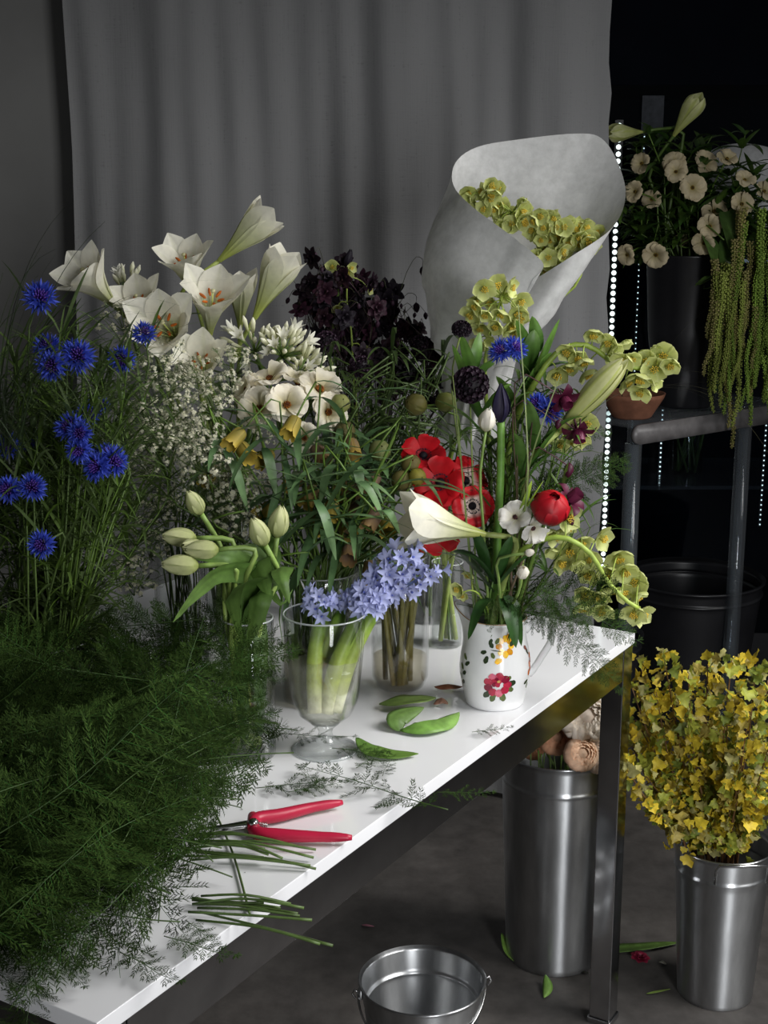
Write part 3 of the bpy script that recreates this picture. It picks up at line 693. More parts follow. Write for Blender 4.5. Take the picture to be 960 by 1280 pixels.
for k in range(5):
    c = at(U(-30, 20), 560, U(1.6, 1.8)); mb = MB()
    for q in range(26):
        a = U(-.9, .9); blade(mb, arc(c + rv(.02), V((math.sin(a), U(-.4, .3), math.cos(a) + .4)), U(.20, .36), U(1.4, 3.2), 12), .0012, hx('2b3a22'), hx('3c4a2c'), .2, wf=lambda t: 1 - t * .7)
    o = mb.build('grass_tuft', M_LEAF); stuff(o); tag(o, 'fine dark bear grass arching at the left picture edge', 'grass', 'tufts of fine grass at the left')

# ------------------------------------------------------------------ white lace flowers
def _lace(seed):
    r = random.Random(seed); rays = MB(); fl = MB(); n = 15
    for k in range(n):
        th = .95 * math.sqrt((k + .3) / n); ph = k * 2.4 + r.uniform(-.2, .2); v = V((math.sin(th) * math.cos(ph), math.sin(th) * math.sin(ph), math.cos(th))); L = .036 * r.uniform(.8, 1.1); e = v * L
        tube(rays, [(0, 0, 0), e * .5 + V((0, 0, -.002)), e], .0006, .0005, 3, hx('5d6f40'))
        for j in range(11):
            w = (v + V((r.uniform(-1, 1), r.uniform(-1, 1), r.uniform(-.3, .6))) * .75).normalized(); c = e + w * .009 * r.uniform(.6, 1.15)
            tube(rays, [e, c], .0003, .0003, 3, hx('65774a'), cap=False)
            u = w.orthogonal().normalized(); x = w.cross(u); s = .0026 * r.uniform(.8, 1.2); vs = [c]; a0 = r.uniform(0, 6)
            for q in range(10):
                a = a0 + 2 * PI * q / 10; rr = s if q % 2 == 0 else s * .42; vs.append(c + (u * math.cos(a) + x * math.sin(a)) * rr + w * (.0006 if q % 2 == 0 else 0))
            wc = mix(hx('d8d4bc'), hx('efece0'), r.random()); fl.add(vs, [(0, 1 + q, 1 + (q + 1) % 10) for q in range(10)], [hx('b9b88a')] + [wc] * 10)
    return rays.mesh('rays', M_STEM), fl.mesh('florets', M_PET)
LACE = [_lace(s) for s in (1, 2, 3)]
LC = [(150, 400, 2.2), (205, 440, 2.05), (185, 462, 2.0), (240, 468, 1.98), (275, 478, 2.0), (215, 485, 1.95), (262, 500, 1.95), (178, 520, 1.92), (232, 545, 1.9), (252, 532, 1.9), (205, 560, 1.9), (255, 575, 1.86),
      (280, 600, 1.84), (300, 625, 1.84), (295, 655, 1.83), (165, 640, 1.9), (160, 690, 1.88), (190, 620, 1.95), (312, 600, 1.88), (290, 455, 2.05), (150, 560, 1.95), (170, 720, 1.9), (225, 510, 1.93), (190, 545, 1.9), (270, 640, 1.84)]
for i, (px, py, Y) in enumerate(LC):
    Y += .07 if py > 590 else 0
    d = D(U(-.4, .4), U(.5, .9), U(.3, .8)); p = at(px, py, Y) - d * .03
    t, pts = stem_thing('lace_flower', 'white lace flower with tiny florets, %s of the lacy cloud beside the cornflowers' % zone(px, py, 140, 315, 4, 400, 720, 5), 'lace flower', AMM, .04, .25, p, d, .0014, .0009, G_MID, 'white lace flowers', 14, 5)
    a, b_ = LACE[i % 3]; M = frame(p, d, U(0, 6), U(.85, 1.15)); s = inst('rays', a, t, M); stuff(s); stuff(inst('florets', b_, s, Matrix.Identity(4), False))
    for j in range(2):
        q = pts[int(U(7, 12))]; d2 = D(U(-.9, .9), U(.4, 1), U(0, .8)); e = q + d2 * U(.04, .08); mb = MB(); tube(mb, curve([q, q.lerp(e, .5) + V((0, 0, .006)), e], 6), .0009, .0006, 4, G_MID); sd = mb.build('side_stem', M_STEM, t)
        a, b_ = LACE[(i + j) % 3]; M = frame(e - V(t.location), d2, U(0, 6), U(.6, .85)); stuff(inst('florets', b_, sd, M, False)); stuff(inst('rays', a, sd, M, False))
    mb = MB()
    for q in range(3):
        p0 = pts[int(U(6, 12))]
        for w in range(14): a = U(0, 6.3); c = p0 + V((math.cos(a), math.sin(a), U(-.2, .5))) * U(.01, .05); blade(mb, [p0.lerp(c, .5), c, c + rv(.012)], .0012, G_DARK, G_MID)
    stuff(mb.build('feathery_leaves', M_LEAF, t))

# ------------------------------------------------------------------ cream ranunculus
def cr_col(t, s): return mix(hx('cfc484'), hx('f6efdd'), t * 1.7)
BUT = [pm('petal', M_PET, [(.002, 0), (.010, .006 * q), (.019, .010 * q), (.025, .008 * q)], [.003, .009, .0125, .006], .18, cr_col, 7, 5, .12) for q in (.5, 1.0, 1.6)]
def _rc(c1, c2, n=22, r=.0042):
    def f(mb):
        for k in range(n): th = 1.3 * math.sqrt(k / n); ph = k * 2.4; v = V((math.sin(th) * math.cos(ph), math.sin(th) * math.sin(ph), math.cos(th))); ellip(mb, v * r, .0011, .0011, .0013, mix(c1, c2, k / n), 5, 4)
        ellip(mb, (0, 0, .0), r, r, r, c1, 8, 6)
    return f
M_bc = msh('centre', M_DARK, _rc(hx('5a2c14'), hx('c07a2a')))
def butterfly(t, p, d, sc, n=10, meshes=None, centre=None):
    M = frame(p, d, U(0, 6), sc)
    for k in range(n):
        me = (meshes or BUT)[k * 3 // n]; inst('petal', me, t, M @ Matrix.Rotation(2 * PI * k * 2.02 / n * .5 + (k % 2) * .35, 4, 'Z') @ Matrix.Rotation(U(-.12, .12), 4, 'X') @ Matrix.Translation((0, 0, .0012 * (k * 3 // n))) @ Matrix.Scale(1 - .06 * (k * 3 // n), 4))
    stuff(inst('centre', centre or M_bc, t, M @ Matrix.Translation((0, 0, .004))))
RC = [(327, 512, 2.06, D(-.3, .3, .85), 1.15, 'cream butterfly ranunculus lowest left of the cream cluster, brown eye'), (358, 508, 2.04, D(.2, .45, .8), 1.1, 'cream butterfly ranunculus facing camera at centre of the cream cluster'),
      (338, 478, 2.10, D(-.1, .85, .3), 1.1, 'cream butterfly ranunculus at the top left of the cream cluster'), (372, 482, 2.12, D(.1, .9, .25), 1.0, 'cream butterfly ranunculus topmost at the middle of the cream cluster'),
      (398, 490, 2.08, D(.35, .75, .5), 1.15, 'cream butterfly ranunculus at upper right of the cream cluster'), (408, 515, 2.06, D(.5, .1, .7), 1.0, 'drooping cream ranunculus at the right end of the cream cluster'),
      (380, 548, 2.02, D(.1, .3, .9), .8, 'pale cream bloom below the cream cluster beside the yellow bud'), (312, 488, 2.1, D(-.7, .4, .5), .9, 'cream ranunculus turned away at the left end of the cream cluster')]
for px, py, Y, d, sc, lab in RC:
    p = at(px, py, Y); t, pts = stem_thing('cream_ranunculus', lab, 'ranunculus', JAR, .055, .20, p, d, .002, .0016, G_MID, None, 12, 6); butterfly(t, p, d, sc * 1.22)

# ------------------------------------------------------------------ dark columbines and scabious
PUR, PUR2 = hx('2c1426'), hx('4a1c36')
def dbl(c1, c2, layers, sc=1.0):
    def f(mb):
        for L, (n, r, z, w) in enumerate(layers):
            for k in range(n): petal(mb, 2 * PI * k / n + L * .4, [(0, 0), (r * .35, z * .6), (r * .75, z), (r, z * .9)], [.0004, w, w * .9, .0003], 5, 2, .2, lambda t, s: mix(c1, c2, t))
    return f
COLB = [msh('bloom', M_DARK, dbl(hx(a), hx(b), [(6, .0205, .003, .0056), (6, .0145, .009, .0042), (5, .008, .013, .003)]), True) for a, b in (('140b14', '200f1b'), ('110c14', '19111b'), ('1e0d18', '301222'))]
def _bud(c1, c2, r=.004, L=.012):
    def f(mb): lathe(mb, [(.0006, 0), (r * .8, L * .2), (r, L * .5), (r * .55, L * .85), (.0003, L)], 8, c1)
    return f
M_cbud = msh('bud', M_DARK, _bud(PUR, PUR2))
def polyfill(poly, r=RND):
    xs = [p[0] for p in poly]; ys = [p[1] for p in poly]
    while True:
        x, y = r.uniform(min(xs), max(xs)), r.uniform(min(ys), max(ys)); c = False; j = len(poly) - 1
        for i in range(len(poly)):
            if (poly[i][1] > y) != (poly[j][1] > y) and x < (poly[j][0] - poly[i][0]) * (y - poly[i][1]) / (poly[j][1] - poly[i][1]) + poly[i][0]: c = not c
            j = i
        if c: return x, y
COLP = [(366, 375), (392, 345), (440, 322), (490, 350), (505, 395), (545, 430), (568, 475), (555, 520), (505, 500), (440, 440), (380, 420)]
GCOL = 'dark columbines at the back of the table'
LCOL = 'near-black double columbine on a wiry stem, %s of the dark cluster'
fixed = [(392, 322), (408, 350), (430, 345), (462, 352), (480, 360), (375, 385), (400, 390), (440, 375), (470, 385), (520, 470), (500, 440), (545, 445), (380, 365), (420, 405)]
for k in range(96):
    px, py = fixed[k] if k < len(fixed) else polyfill(COLP)
    Y = U(2.28, 2.5); d = D(U(-.7, .7), U(-.5, .6), U(.2, .9)); p = at(px, py, Y)
    t, pts = stem_thing('columbine', LCOL % zone(px, py, 366, 560, 5, 318, 480, 5), 'columbine', CLM, .05, .24, p, V((d.x * .5, d.y * .5, .5)), .0013, .0008, hx('36401f'), GCOL, 14, 4, col1=hx('3a2430'))
    inst('bloom', COLB[k % 3], t, frame(p, d, U(0, 6), U(.85, 1.2)))
    for j in range(3):
        q = pts[int(U(8, 13))]; e = q + V((U(-.05, .05), U(-.04, .02), U(.0, .05))); mb = MB(); tube(mb, curve([q, q.lerp(e, .6) + V((0, 0, .018)), e], 7), .0007, .0005, 4, hx('3a3a24')); sd = mb.build('side_stem', M_STEM, t)
        inst('bud', M_cbud, sd, frame(e - V(t.location), V((U(-.4, .4), U(-.4, .2), -1)), 0, U(.7, 1.2)), False)
    if k % 3 == 0: add_leaf(t, pts[6], V((U(-1, 1), -.6, U(.2, 1))), U(.05, .10), .004, 1.0, G_DARK, G_MID)
for px, py, lab in ((528, 333, 'topmost nodding columbine bud on a bent wiry stem beside the curtain'), (520, 378, 'nodding columbine bud on a long arching stem left of the paper cone')):
    p = at(px - 25 if py > 350 else px - 20, py + 8, 2.4); t, pts = stem_thing('columbine_bud', lab, 'columbine', CLM, .05, .24, p, V((.3, 0, 1)), .0011, .0007, hx('36401f'), None, 14, 4)
    e = at(px, py, 2.4); mb = MB(); tube(mb, curve([p, p.lerp(e, .55) + V((0, 0, .02)), e + V((0, 0, .012)), e], 9), .0007, .0005, 4, hx('3a3a24')); sd = mb.build('side_stem', M_STEM, t); inst('bud', M_cbud, sd, frame(e - V(t.location), V((.1, -.1, -1)), 0, 1.5), False)
t, pts = stem_thing('dark_tulip', 'blackish pointed tulip bud sticking up above the columbines', 'tulip', CLM, .05, .24, at(432, 335, 2.38), D(.25, 1, .1), .002, .002, G_MID)
M_dtp = [pm('petal', M_DARK, [(.002, 0), (.008, .012), (.008, .026), (.003, .042)], [.003, .008, .007, .0004], .5, lambda t, s: mix(hx('2a2230'), hx('17141c'), t), 8, 5) for _ in (0,)]
for k in range(5): inst('petal', M_dtp[0], t, frame(at(432, 335, 2.38), D(.3, 1, .15), k * 1.26, .8))
for px, py, lab in ((440, 340, 'yellow-green hellebore flowers in the middle of the dark columbines'),):
    pass
def _scab(c1, c2):
    def f(mb):
        n = 70
        for k in range(n):
            th = 1.75 * math.sqrt(k / n); ph = k * 2.4; v = V((math.sin(th) * math.cos(ph), math.sin(th) * math.sin(ph), .85 * math.cos(th))); c = v * .016; u = v.orthogonal().normalized(); x = v.cross(u); s = .0034 * (1 if th > .6 else .7)
            vs = [c - v * .003]; a0 = U(0, 6)
            for q in range(10): a = a0 + 2 * PI * q / 10; rr = s * (1.25 if q % 2 else .8); vs.append(c + (u * math.cos(a) + x * math.sin(a)) * rr + v * (.003 + U(-.001, .001)))
            mb.add(vs, [(0, 1 + q, 1 + (q + 1) % 10) for q in range(10)], [c1] + [mix(c1, c2, U(.2, 1))] * 10)
    return f
M_scab = msh('florets', M_DARK, _scab(hx('120a14'), hx('34202f')))
def _scd(mb): ellip(mb, (0, 0, 0), .0145, .0145, .0125, hx('140c14'), 12, 8); lathe(mb, [(.012, -.006), (.007, -.012), (.002, -.014)], 10, hx('3d5030'))
M_scd = msh('flower_head', M_DARK, _scd, True)
def scab(px, py, Y, d, sc, c, r, rz, lab, w=.0015):
    p = at(px, py, Y); t, pts = stem_thing('dark_scabious', lab, 'scabious', c, r, rz, p - d * .012 * sc, d, w, w * .8, G_MID, None, 14, 6, col1=hx('8a9a58')); M = frame(p, d, 0, sc); h = inst('flower_head', M_scd, t, M); stuff(inst('florets', M_scab, h, Matrix.Identity(4), False)); return t
scab(408, 428, 2.2, D(-.1, .6, .7), 1.0, CLM, .05, .24, 'round black scabious at the right of the agapanthus buds')
scab(451, 458, 2.2, D(.1, .5, .8), .95, CLM, .05, .24, 'round black scabious above the cut green stems, under the columbines')
scab(524, 430, 2.3, D(.1, .5, .8), .8, CLM, .05, .24, 'black scabious at the right of the columbine cluster')
# bare green stems and seed pods between the columbines and the fritillaries
for k in range(56):
    px, py = U(390, 560), U(470, 565); p = at(px, py, U(2.1, 2.25))
    t, pts = stem_thing('green_stalk', 'smooth green flower stalk below the dark columbines, %s of the stalks' % zone(px, py, 390, 560, 5, 440, 560, 4), 'stem', CLM, .05, .20, p, V((U(-.9, .9), U(-.4, .2), U(-.6, .4))), .0022, .0014, hx('2c3c18'), 'green stalks below the columbines', 12, 6, col1=hx('4c6030'))
    for j in range(3): add_leaf(t, pts[int(U(6, 11))], V((U(-1, 1), -.5, U(.3, 1))), U(.06, .13), .0035, 1.8, hx('2a3c18'), hx('45592c'))
def pod(px, py, Y, d, sc, lab, col, c=ANE, r=.024, rz=.145):
    p = at(px, py, Y); t, pts = stem_thing('green_bud', lab, 'bud', c, r, rz, p - d * .014 * sc, d, .0018, .0016, G_MID, None, 12, 6)
    pr = pm('petal', M_PET, [(.001, -.014), (.010, -.008), (.0135, .002), (.009, .012), (.001, .015)], [.002, .008, .0105, .008, .001], .35, lambda t_, s: mix(col, hx('7c6a44'), (1 - abs(s)) * .3 + .2 * t_), 9, 5)
    for k in range(5): inst('petal', pr, t, frame(p, d, k * 2 * PI / 5 + .3, sc * (1 - .03 * (k % 2))))
pod(521, 506, 2.06, D(-.7, .3, .5), 1.25, 'large dull green bud at left of a pair above the anemones', hx('66682f'))
pod(556, 503, 2.06, D(.6, .3, .6), 1.15, 'rounded green bud at right of a pair above the anemones', hx('71803a'))
pod(431, 540, 2.0, D(-.1, .2, .9), 1.2, 'brownish green bud below the cream ranunculus at their right', hx('5f6238'), JAR, .055, .2)
pod(474, 564, 1.98, D(.2, .5, .7), 1.2, 'pale green bud with white edged sepals above the fritillaries', hx('8a9a5c'), JAR, .055, .2)
pod(425, 505, 2.06, D(.3, .5, .7), 1.1, 'pale green hellebore bud at the right of the cream ranunculus', hx('a2ac66'), JAR, .055, .2)
pod(503, 600, 1.96, D(-.2, -.6, .7), 1.2, 'olive bud hanging left of the lily that points left', hx('7c7a45'))
pod(514, 581, 1.97, D(.1, .5, .7), 1.1, 'olive bud with pale rim just left of the top anemone', hx('756f3c'))
pod(521, 596, 1.95, D(.5, .1, .8), .95, 'yellowish bud tucked against the red anemones', hx('a5a03e'))

# ------------------------------------------------------------------ fritillaries
FB = [pm('petal', M_PET, [(.001, 0), (.0078, .004), (.0095, .014), (.0098, .024), (.0115, .032)], [.001, .0055, .0062, .0062, .0030], .35, (lambda c1, c2: (lambda t, s: mix(mix(c1, c2, max(0, t - .55) * 2.2), c2, abs(s) ** 3 * .5)))(hx(a), hx(b)), 8, 4) for a, b in (('857050', 'b0953f'), ('908440', 'cbb04a'), ('7c6656', 'a08050'))]
FR = [(297, 545, 'b'), (304, 562, 'b'), (333, 571, 'b'), (372, 600, 'a'), (389, 617, 'a'), (337, 635, 'b'), (366, 530, 'b'), (425, 608, 'a'), (445, 615, 'c'), (415, 634, 'b'), (400, 650, 'b'), (442, 632, 'c'), (468, 645, 'c'), (480, 655, 'b'), (462, 711, 'a'), (436, 690, 'c'), (262, 590, 'b'), (398, 565, 'c'), (440, 558, 'a'), (466, 600, 'c'), (432, 662, 'a')]
for i, (px, py, k) in enumerate(FR):
    Y = U(1.86, 2.0); d = D(U(-.6, .6), U(-.7, .0), U(.4, .8)); p = at(px, py, Y) - d * .014
    t, pts = stem_thing('fritillary', 'yellow-brown nodding fritillary bell, %s of the group above the goblet' % zone(px, py, 260, 485, 5, 530, 715, 5), 'fritillary', JAR, .055, .20, p, V((d.x * .6, d.y * .4, -.3)), .0017, .0013, G_MID, 'fritillaries in the glass jar', 14, 6)
    me = FB['abc'.index(k)]
    for q in range(6): inst('petal', me, t, frame(p, d, q * PI / 3, U(1.05, 1.2)))
    for q in range(6):
        b_ = pts[int(U(6, 13))]; a = U(-PI, PI); add_leaf(t, b_, V((math.cos(a), -.3 + .7 * math.sin(a), U(.1, .8))), U(.08, .15), U(.0045, .0075), U(.8, 2.4), hx('3d5e3a'), hx('6a8a5a'), .18)
for (x0, y0, x1, y1, Y) in ((250, 590, 330, 528, 1.9), (300, 535, 362, 560, 1.92), (280, 560, 310, 640, 1.9), (395, 610, 515, 560, 1.88), (380, 660, 500, 655, 1.84), (440, 600, 480, 650, 1.85), (395, 625, 420, 700, 1.84), (385, 690, 440, 682, 1.83), (430, 672, 500, 700, 1.84), (340, 690, 410, 640, 1.86), (330, 560, 345, 620, 1.9), (420, 580, 400, 630, 1.88), (360, 560, 430, 545, 1.9), (450, 560, 400, 590, 1.9), (470, 640, 500, 668, 1.84), *[(U(290, 480), U(550, 660), U(290, 500), U(560, 690), U(1.84, 1.95)) for _ in range(22)]):
    a, b_ = at(x0, y0, Y), at(x1, y1, Y - .02)
    t, pts = stem_thing('fritillary', 'flowerless fritillary stem ending in a grey-green strap leaf, %s of the group' % zone(x1, y1, 260, 520, 5, 528, 700, 5), 'fritillary', JAR, .055, .20, a, V((b_ - a)), .0017, .0014, G_MID, 'flowerless fritillary stems', 12, 6)
    mb = MB(); blade(mb, curve([a, a.lerp(b_, .5) + V((0, -.01, .018)), b_], 10), .0075, hx('476a42'), hx('7c9a68'), .18, wf=lambda t_: (.55 + .45 * math.sin(PI * t_)) * (1 if t_ < .7 else max(.05, (1 - t_) / .3) ** .6)); mb.build('leaf', M_LEAF, t)

# ------------------------------------------------------------------ pale tulips in the slim cylinder
TB = [pm('petal', M_PET, [(.0015, 0), (.0095, .007), (.0125, .020), (.0105, .034), (.003, .046)], [.003, .0105, .0125, .0090, .0006], .42, lambda t, s: mix(mix(hx('9aa658'), hx('dcdeac'), t * 1.2), hx('8c9c4c'), max(0, .5 - abs(s) * 2)), 10, 6, ribs=.06)]
TU = [(246, 673, 1.77, D(-.95, .12, .2), 1.0, 'pale green tulip bud pointing left, uppermost of the left four'), (252, 686, 1.75, D(-.5, .3, .7), .85, 'pale tulip bud tucked behind the whitest bud'),
      (274, 687, 1.72, D(-.98, .05, .2), .98, 'whitest tulip bud, pointing left, of the left four'), (249, 707, 1.71, D(-.98, .08, .15), 1.05, 'olive-tinged tulip bud pointing left, lowest of the left four'),
      (332, 682, 1.74, D(-.35, .9, .25), .95, 'plump pale tulip bud upright at the right of the vase'), (346, 672, 1.78, D(.15, .95, .1), 1.0, 'pale tulip bud at the far right, behind the plump upright one'), (252, 643, 1.80, D(-.4, .85, .25), .85, 'small pale tulip bud highest, among the lace flowers')]
for px, py, Y, d, sc, lab in TU:
    p = at(px, py, Y); t, pts = stem_thing('pale_tulip', lab, 'tulip', TUL, .03, .195, p, d, .0042, .0036, hx('8da04e'), 'pale tulips in the slim cylinder', 16, 8, col1=hx('7f9a50'))
    for k in range(6): inst('petal', TB[0], t, frame(p, d, k * PI / 3 + .2, sc * (1.0 if k % 2 else .96)))
def tleaf(pts, W, lab, c0=hx('40602a'), c1=hx('6c8c44'), fold=.25, wave=.06):
    t = thing('tulip_foliage', lab, 'leaf', pts[0], 'broad tulip leaves over the slim cylinder'); mb = MB()
    blade(mb, curve([V(p) for p in pts], 16), W, c0, c1, fold, wf=lambda t_: (.45 + .55 * math.sin(PI * min(1, t_ * 1.15)) if t_ < .7 else .55 + .4 * 0 + .45 * math.sin(PI * min(1, t_ * 1.15))) * (1 if t_ < .75 else ((1 - t_) / .25) ** .7 + .02), nv=6, wave=wave); mb.build('blade', M_LEAF, t)
tr = V((TUL.x, TUL.y, TZ + .19)); ins = V((TUL.x, TUL.y, TZ + .06))
tleaf([ins, tr, at(318, 730, 1.75), at(290, 700, 1.72), at(232, 695, 1.72)], .020, 'broad tulip leaf reaching left under the whitest bud')
tleaf([ins, tr, at(316, 722, 1.74), at(276, 716, 1.70), at(244, 742, 1.68), at(216, 778, 1.66)], .015, 'pointed tulip leaf bending down to the left of the vase')
tleaf([ins, tr, at(318, 738, 1.73), at(296, 733, 1.68), at(288, 752, 1.65), at(303, 806, 1.65)], .026, 'widest tulip leaf, folding down over the vase front')
tleaf([ins, tr, at(325, 740, 1.72), at(324, 752, 1.69), at(318, 780, 1.70), at(306, 815, 1.72)], .016, 'tulip leaf standing at the vase mouth behind the widest one')
tleaf([ins, tr, at(322, 712, 1.78), at(312, 690, 1.78), at(288, 690, 1.77)], .017, 'tulip leaf rising behind the whitest bud')
tleaf([ins, tr, at(328, 712, 1.76), at(322, 702, 1.74), at(330, 728, 1.71), at(336, 752, 1.70)], .020, 'tulip leaf curling forward at the centre of the bunch')
tleaf([ins, tr, at(338, 730, 1.74), at(352, 708, 1.72), at(352, 722, 1.69), at(362, 755, 1.69)], .018, 'tulip leaf looping over at the right of the bunch')
tleaf([ins, tr, at(334, 738, 1.76), at(352, 754, 1.76), at(366, 736, 1.76)], .008, 'narrow tulip leaf pointing out to the right')
tleaf([ins, tr, at(335, 700, 1.82), at(332, 678, 1.80), at(336, 660, 1.80)], .018, 'dark tulip leaf behind the plump upright bud')
tleaf([ins, tr, at(340, 725, 1.8), at(354, 745, 1.79), at(350, 775, 1.78), at(358, 830, 1.78)], .010, 'long dark tulip leaf hanging right of the vase')
for k in range(6):
    a = U(0, 6.28); tleaf([ins + V((math.cos(a) * .015, math.sin(a) * .015, -.03)), tr + V((math.cos(a) * .022, math.sin(a) * .022, -.03)), at(U(290, 350), U(700, 730), U(1.76, 1.84))], .013, 'short tulip leaf inside the crowded middle of the bunch')

# ------------------------------------------------------------------ blue scilla in the goblet
def _star(mb):
    for k in range(6): petal(mb, k * PI / 3, [(0, 0), (.003, .004), (.0068, .0075), (.0115, .0085)], [.0004, .0021, .0026, .0003], 5, 3, .35, lambda t, s: mix(mix(hx('c6caea'), hx('adb4e2'), t), hx('7f88c6'), max(0, .8 - abs(s) * 3)))
M_star = msh('floret', M_PET, _star, True)
def _stc(mb):
    ellip(mb, (0, 0, .004), .0014, .0014, .002, hx('5a68b0'), 6, 4)
    tube(mb, [(0, 0, -.012), (.0005, 0, -.004), (0, 0, .001)], .0005, .0006, 4, hx('6a7a9a'))
M_stc = msh('pistil', M_STEM, _stc)
SB = [((402, 768, 1.80), (401, 748), 18, .95, D(.02, .9, .35), 'leftmost blue scilla head with thick green stalk in the goblet'), ((428, 762, 1.83), (430, 742), 3, .8, D(.25, .9, .2), 'shaded blue scilla head second from the left, leaning right'),
      ((452, 764, 1.79), (462, 745), 26, 1.1, D(.35, .8, .45), 'blue scilla head in the middle, lowest of the right-hand three'), ((464, 755, 1.82), (496, 706), 30, 1.2, D(.5, .8, .3), 'highest and fullest blue scilla head, under the lily'),
      ((474, 752, 1.80), (530, 720), 18, 1.0, D(.85, .4, .2), 'rightmost blue scilla head, reaching toward the anemone vase')]
for i, ((px, py, Y), (hxp, hyp), n, sc, d, lab) in enumerate(SB):
    p = at(px, py, Y); h = at(hxp, hyp, Y - .005); b0 = V((GOB.x + (-.016 + .008 * i) * .7, GOB.y + (-.012, .014, -.010, .012, -.004)[i], TZ + GB + .022)); t = thing('blue_scilla', lab, 'scilla', b0, 'blue scilla in the goblet')
    mb = MB(); tube(mb, curve([b0, b0.lerp(p, .5) + V((-.006, 0, .004)), p], 14), .0125, .0095, 12, hx('e3e2b8'), hx('6f9a2e'), rad=lambda t_: .0122 - .002 * t_ - (.005 * max(0, t_ - .85) / .15), cf=lambda t_: mix(mix(hx('ecead0'), hx('b4c060'), (t_ - .10) * 5), hx('668a2e'), (t_ - .30) * 1.7)); mb.build('stalk', M_STEM, t)
    mb = MB(); tube(mb, curve([p - d * .01, p.lerp(h, .5), h], 8), .004, .002, 6, hx('5d8030'), hx('6a70b0')); rc = mb.build('raceme', M_STEM, t)
    for k in range(n):
        f = k / n; c = p.lerp(h + (h - p) * .35, f * .9 + .1); a = k * 2.4; side = V((math.cos(a), math.sin(a) - .35, U(-.15, .55))).normalized(); e = c + side * (.017 * sc * (1.15 - .45 * f))
        s_ = inst('floret', M_star, t, frame(e, side + d * .4 * f, U(0, 6), sc * U(.9, 1.25))); inst('pistil', M_stc, s_, Matrix.Identity(4), False)
    if i in (0, 2, 3):
        for q in range(2): add_leaf(t, b0.lerp(p, .5), (p - b0) + V((U(-.02, .02), -.02, 0)), .09, .006, .1, hx('a7b860'), hx('5f8a2c'), .4)

# ------------------------------------------------------------------ red anemones
def ane_col(t, s): return mix(mix(hx('5a0612'), hx('c4121f'), t * 3), hx('d8232c'), max(0, t - .6))
AN = [pm('petal', M_RED, [(.003, 0), (.012, .003 * q), (.023, .007 * q), (.031, .006 * q)], [.003, .011, .0165, .007], .14, ane_col, 8, 6, .10) for q in (.6, 1.6)]
def ane_colw(t, s): return mix(hx('e6cfc4'), hx('c4121f'), (t - .32) * 6)
ANW = [pm('petal', M_RED, [(.003, 0), (.012, .003 * q), (.023, .007 * q), (.031, .006 * q)], [.003, .011, .0165, .007], .14, ane_colw, 10, 6, .10) for q in (.6, 1.6)]
def _anc(mb):
    ellip(mb, (0, 0, .003), .0062, .0062, .0050, hx('17131d'), 12, 8)
    for k in range(30):
        a = 2 * PI * k / 30 + U(-.1, .1); r = U(.009, .0115); tube(mb, [(.005 * math.cos(a), .005 * math.sin(a), .002), (r * math.cos(a), r * math.sin(a), .005)], .0003, .0003, 3, hx('1a1624')); ellip(mb, (r * math.cos(a), r * math.sin(a), .0055), .0011, .0011, .0009, hx('232032'), 5, 4)
M_anc = msh('centre', M_DARK, _anc)
AS = [(529, 571, 1.99, D(.05, .70, .55), 1.05, 0, 'highest red anemone with a flat dark-eyed face'), (551, 604, 1.96, D(-.25, .35, .85), 1.2, 0, 'large red anemone in the middle, dark eye low in its cup'), (580, 602, 1.98, D(.6, .5, .5), 1.15, 1, 'red anemone turned to the right, pale mark at its heart'),
      (590, 632, 1.95, D(.1, .05, .95), 1.0, 1, 'red anemone with a white ring round its dark eye'), (536, 632, 1.96, D(-.2, .3, .8), .95, 0, 'red anemone behind the lily that points left'), (545, 664, 1.97, D(-.05, -.35, .6), 1.15, 0, 'red anemone hanging below the lily that points left')]
for px, py, Y, d, sc, w, lab in AS:
    p = at(px, py, Y); t, pts = stem_thing('red_anemone', lab, 'anemone', ANE, .025, .145, p, d, .0042, .0034, hx('a9b85a'), 'red anemones', 14, 8, col1=hx('6d8a3c')); M = frame(p, d, U(0, 6), sc)
    for k in range(8): inst('petal', (ANW if w else AN)[k % 2], t, M @ Matrix.Rotation(2 * PI * k / 8 + (k % 2) * .1, 4, 'Z') @ Matrix.Rotation(U(-.1, .1), 4, 'X') @ Matrix.Translation((0, 0, .0015 * (k % 2))))
    inst('centre', M_anc, t, M); stuff(t.children[-1]); mb = MB()
    for k in range(22): q = pts[-3].lerp(pts[-2], U(0, .8)); a = U(0, 6.3); blade(mb, arc(q, V((math.cos(a), math.sin(a), .1)), U(.015, .035), 1.5, 5), .0012, hx('3f6a2c'), hx('5e8a3a'))
    stuff(mb.build('feathery_collar', M_LEAF, t))
for k in range(13):
    a = U(0, 6.3); p = V((BRN.x + math.cos(a) * .04, BRN.y + math.sin(a) * .04, TZ + U(.22, .30))); stem_thing('brown_flower_stalk', 'brownish green stem standing in the round bottomed vase', 'stem', BRN, .036, .215, p, V((math.cos(a) * .4, math.sin(a) * .4, 1)), .0042, .0034, hx('75683a'), 'stems in the round bottomed vase', 10, 7, col1=hx('5a6f30'))

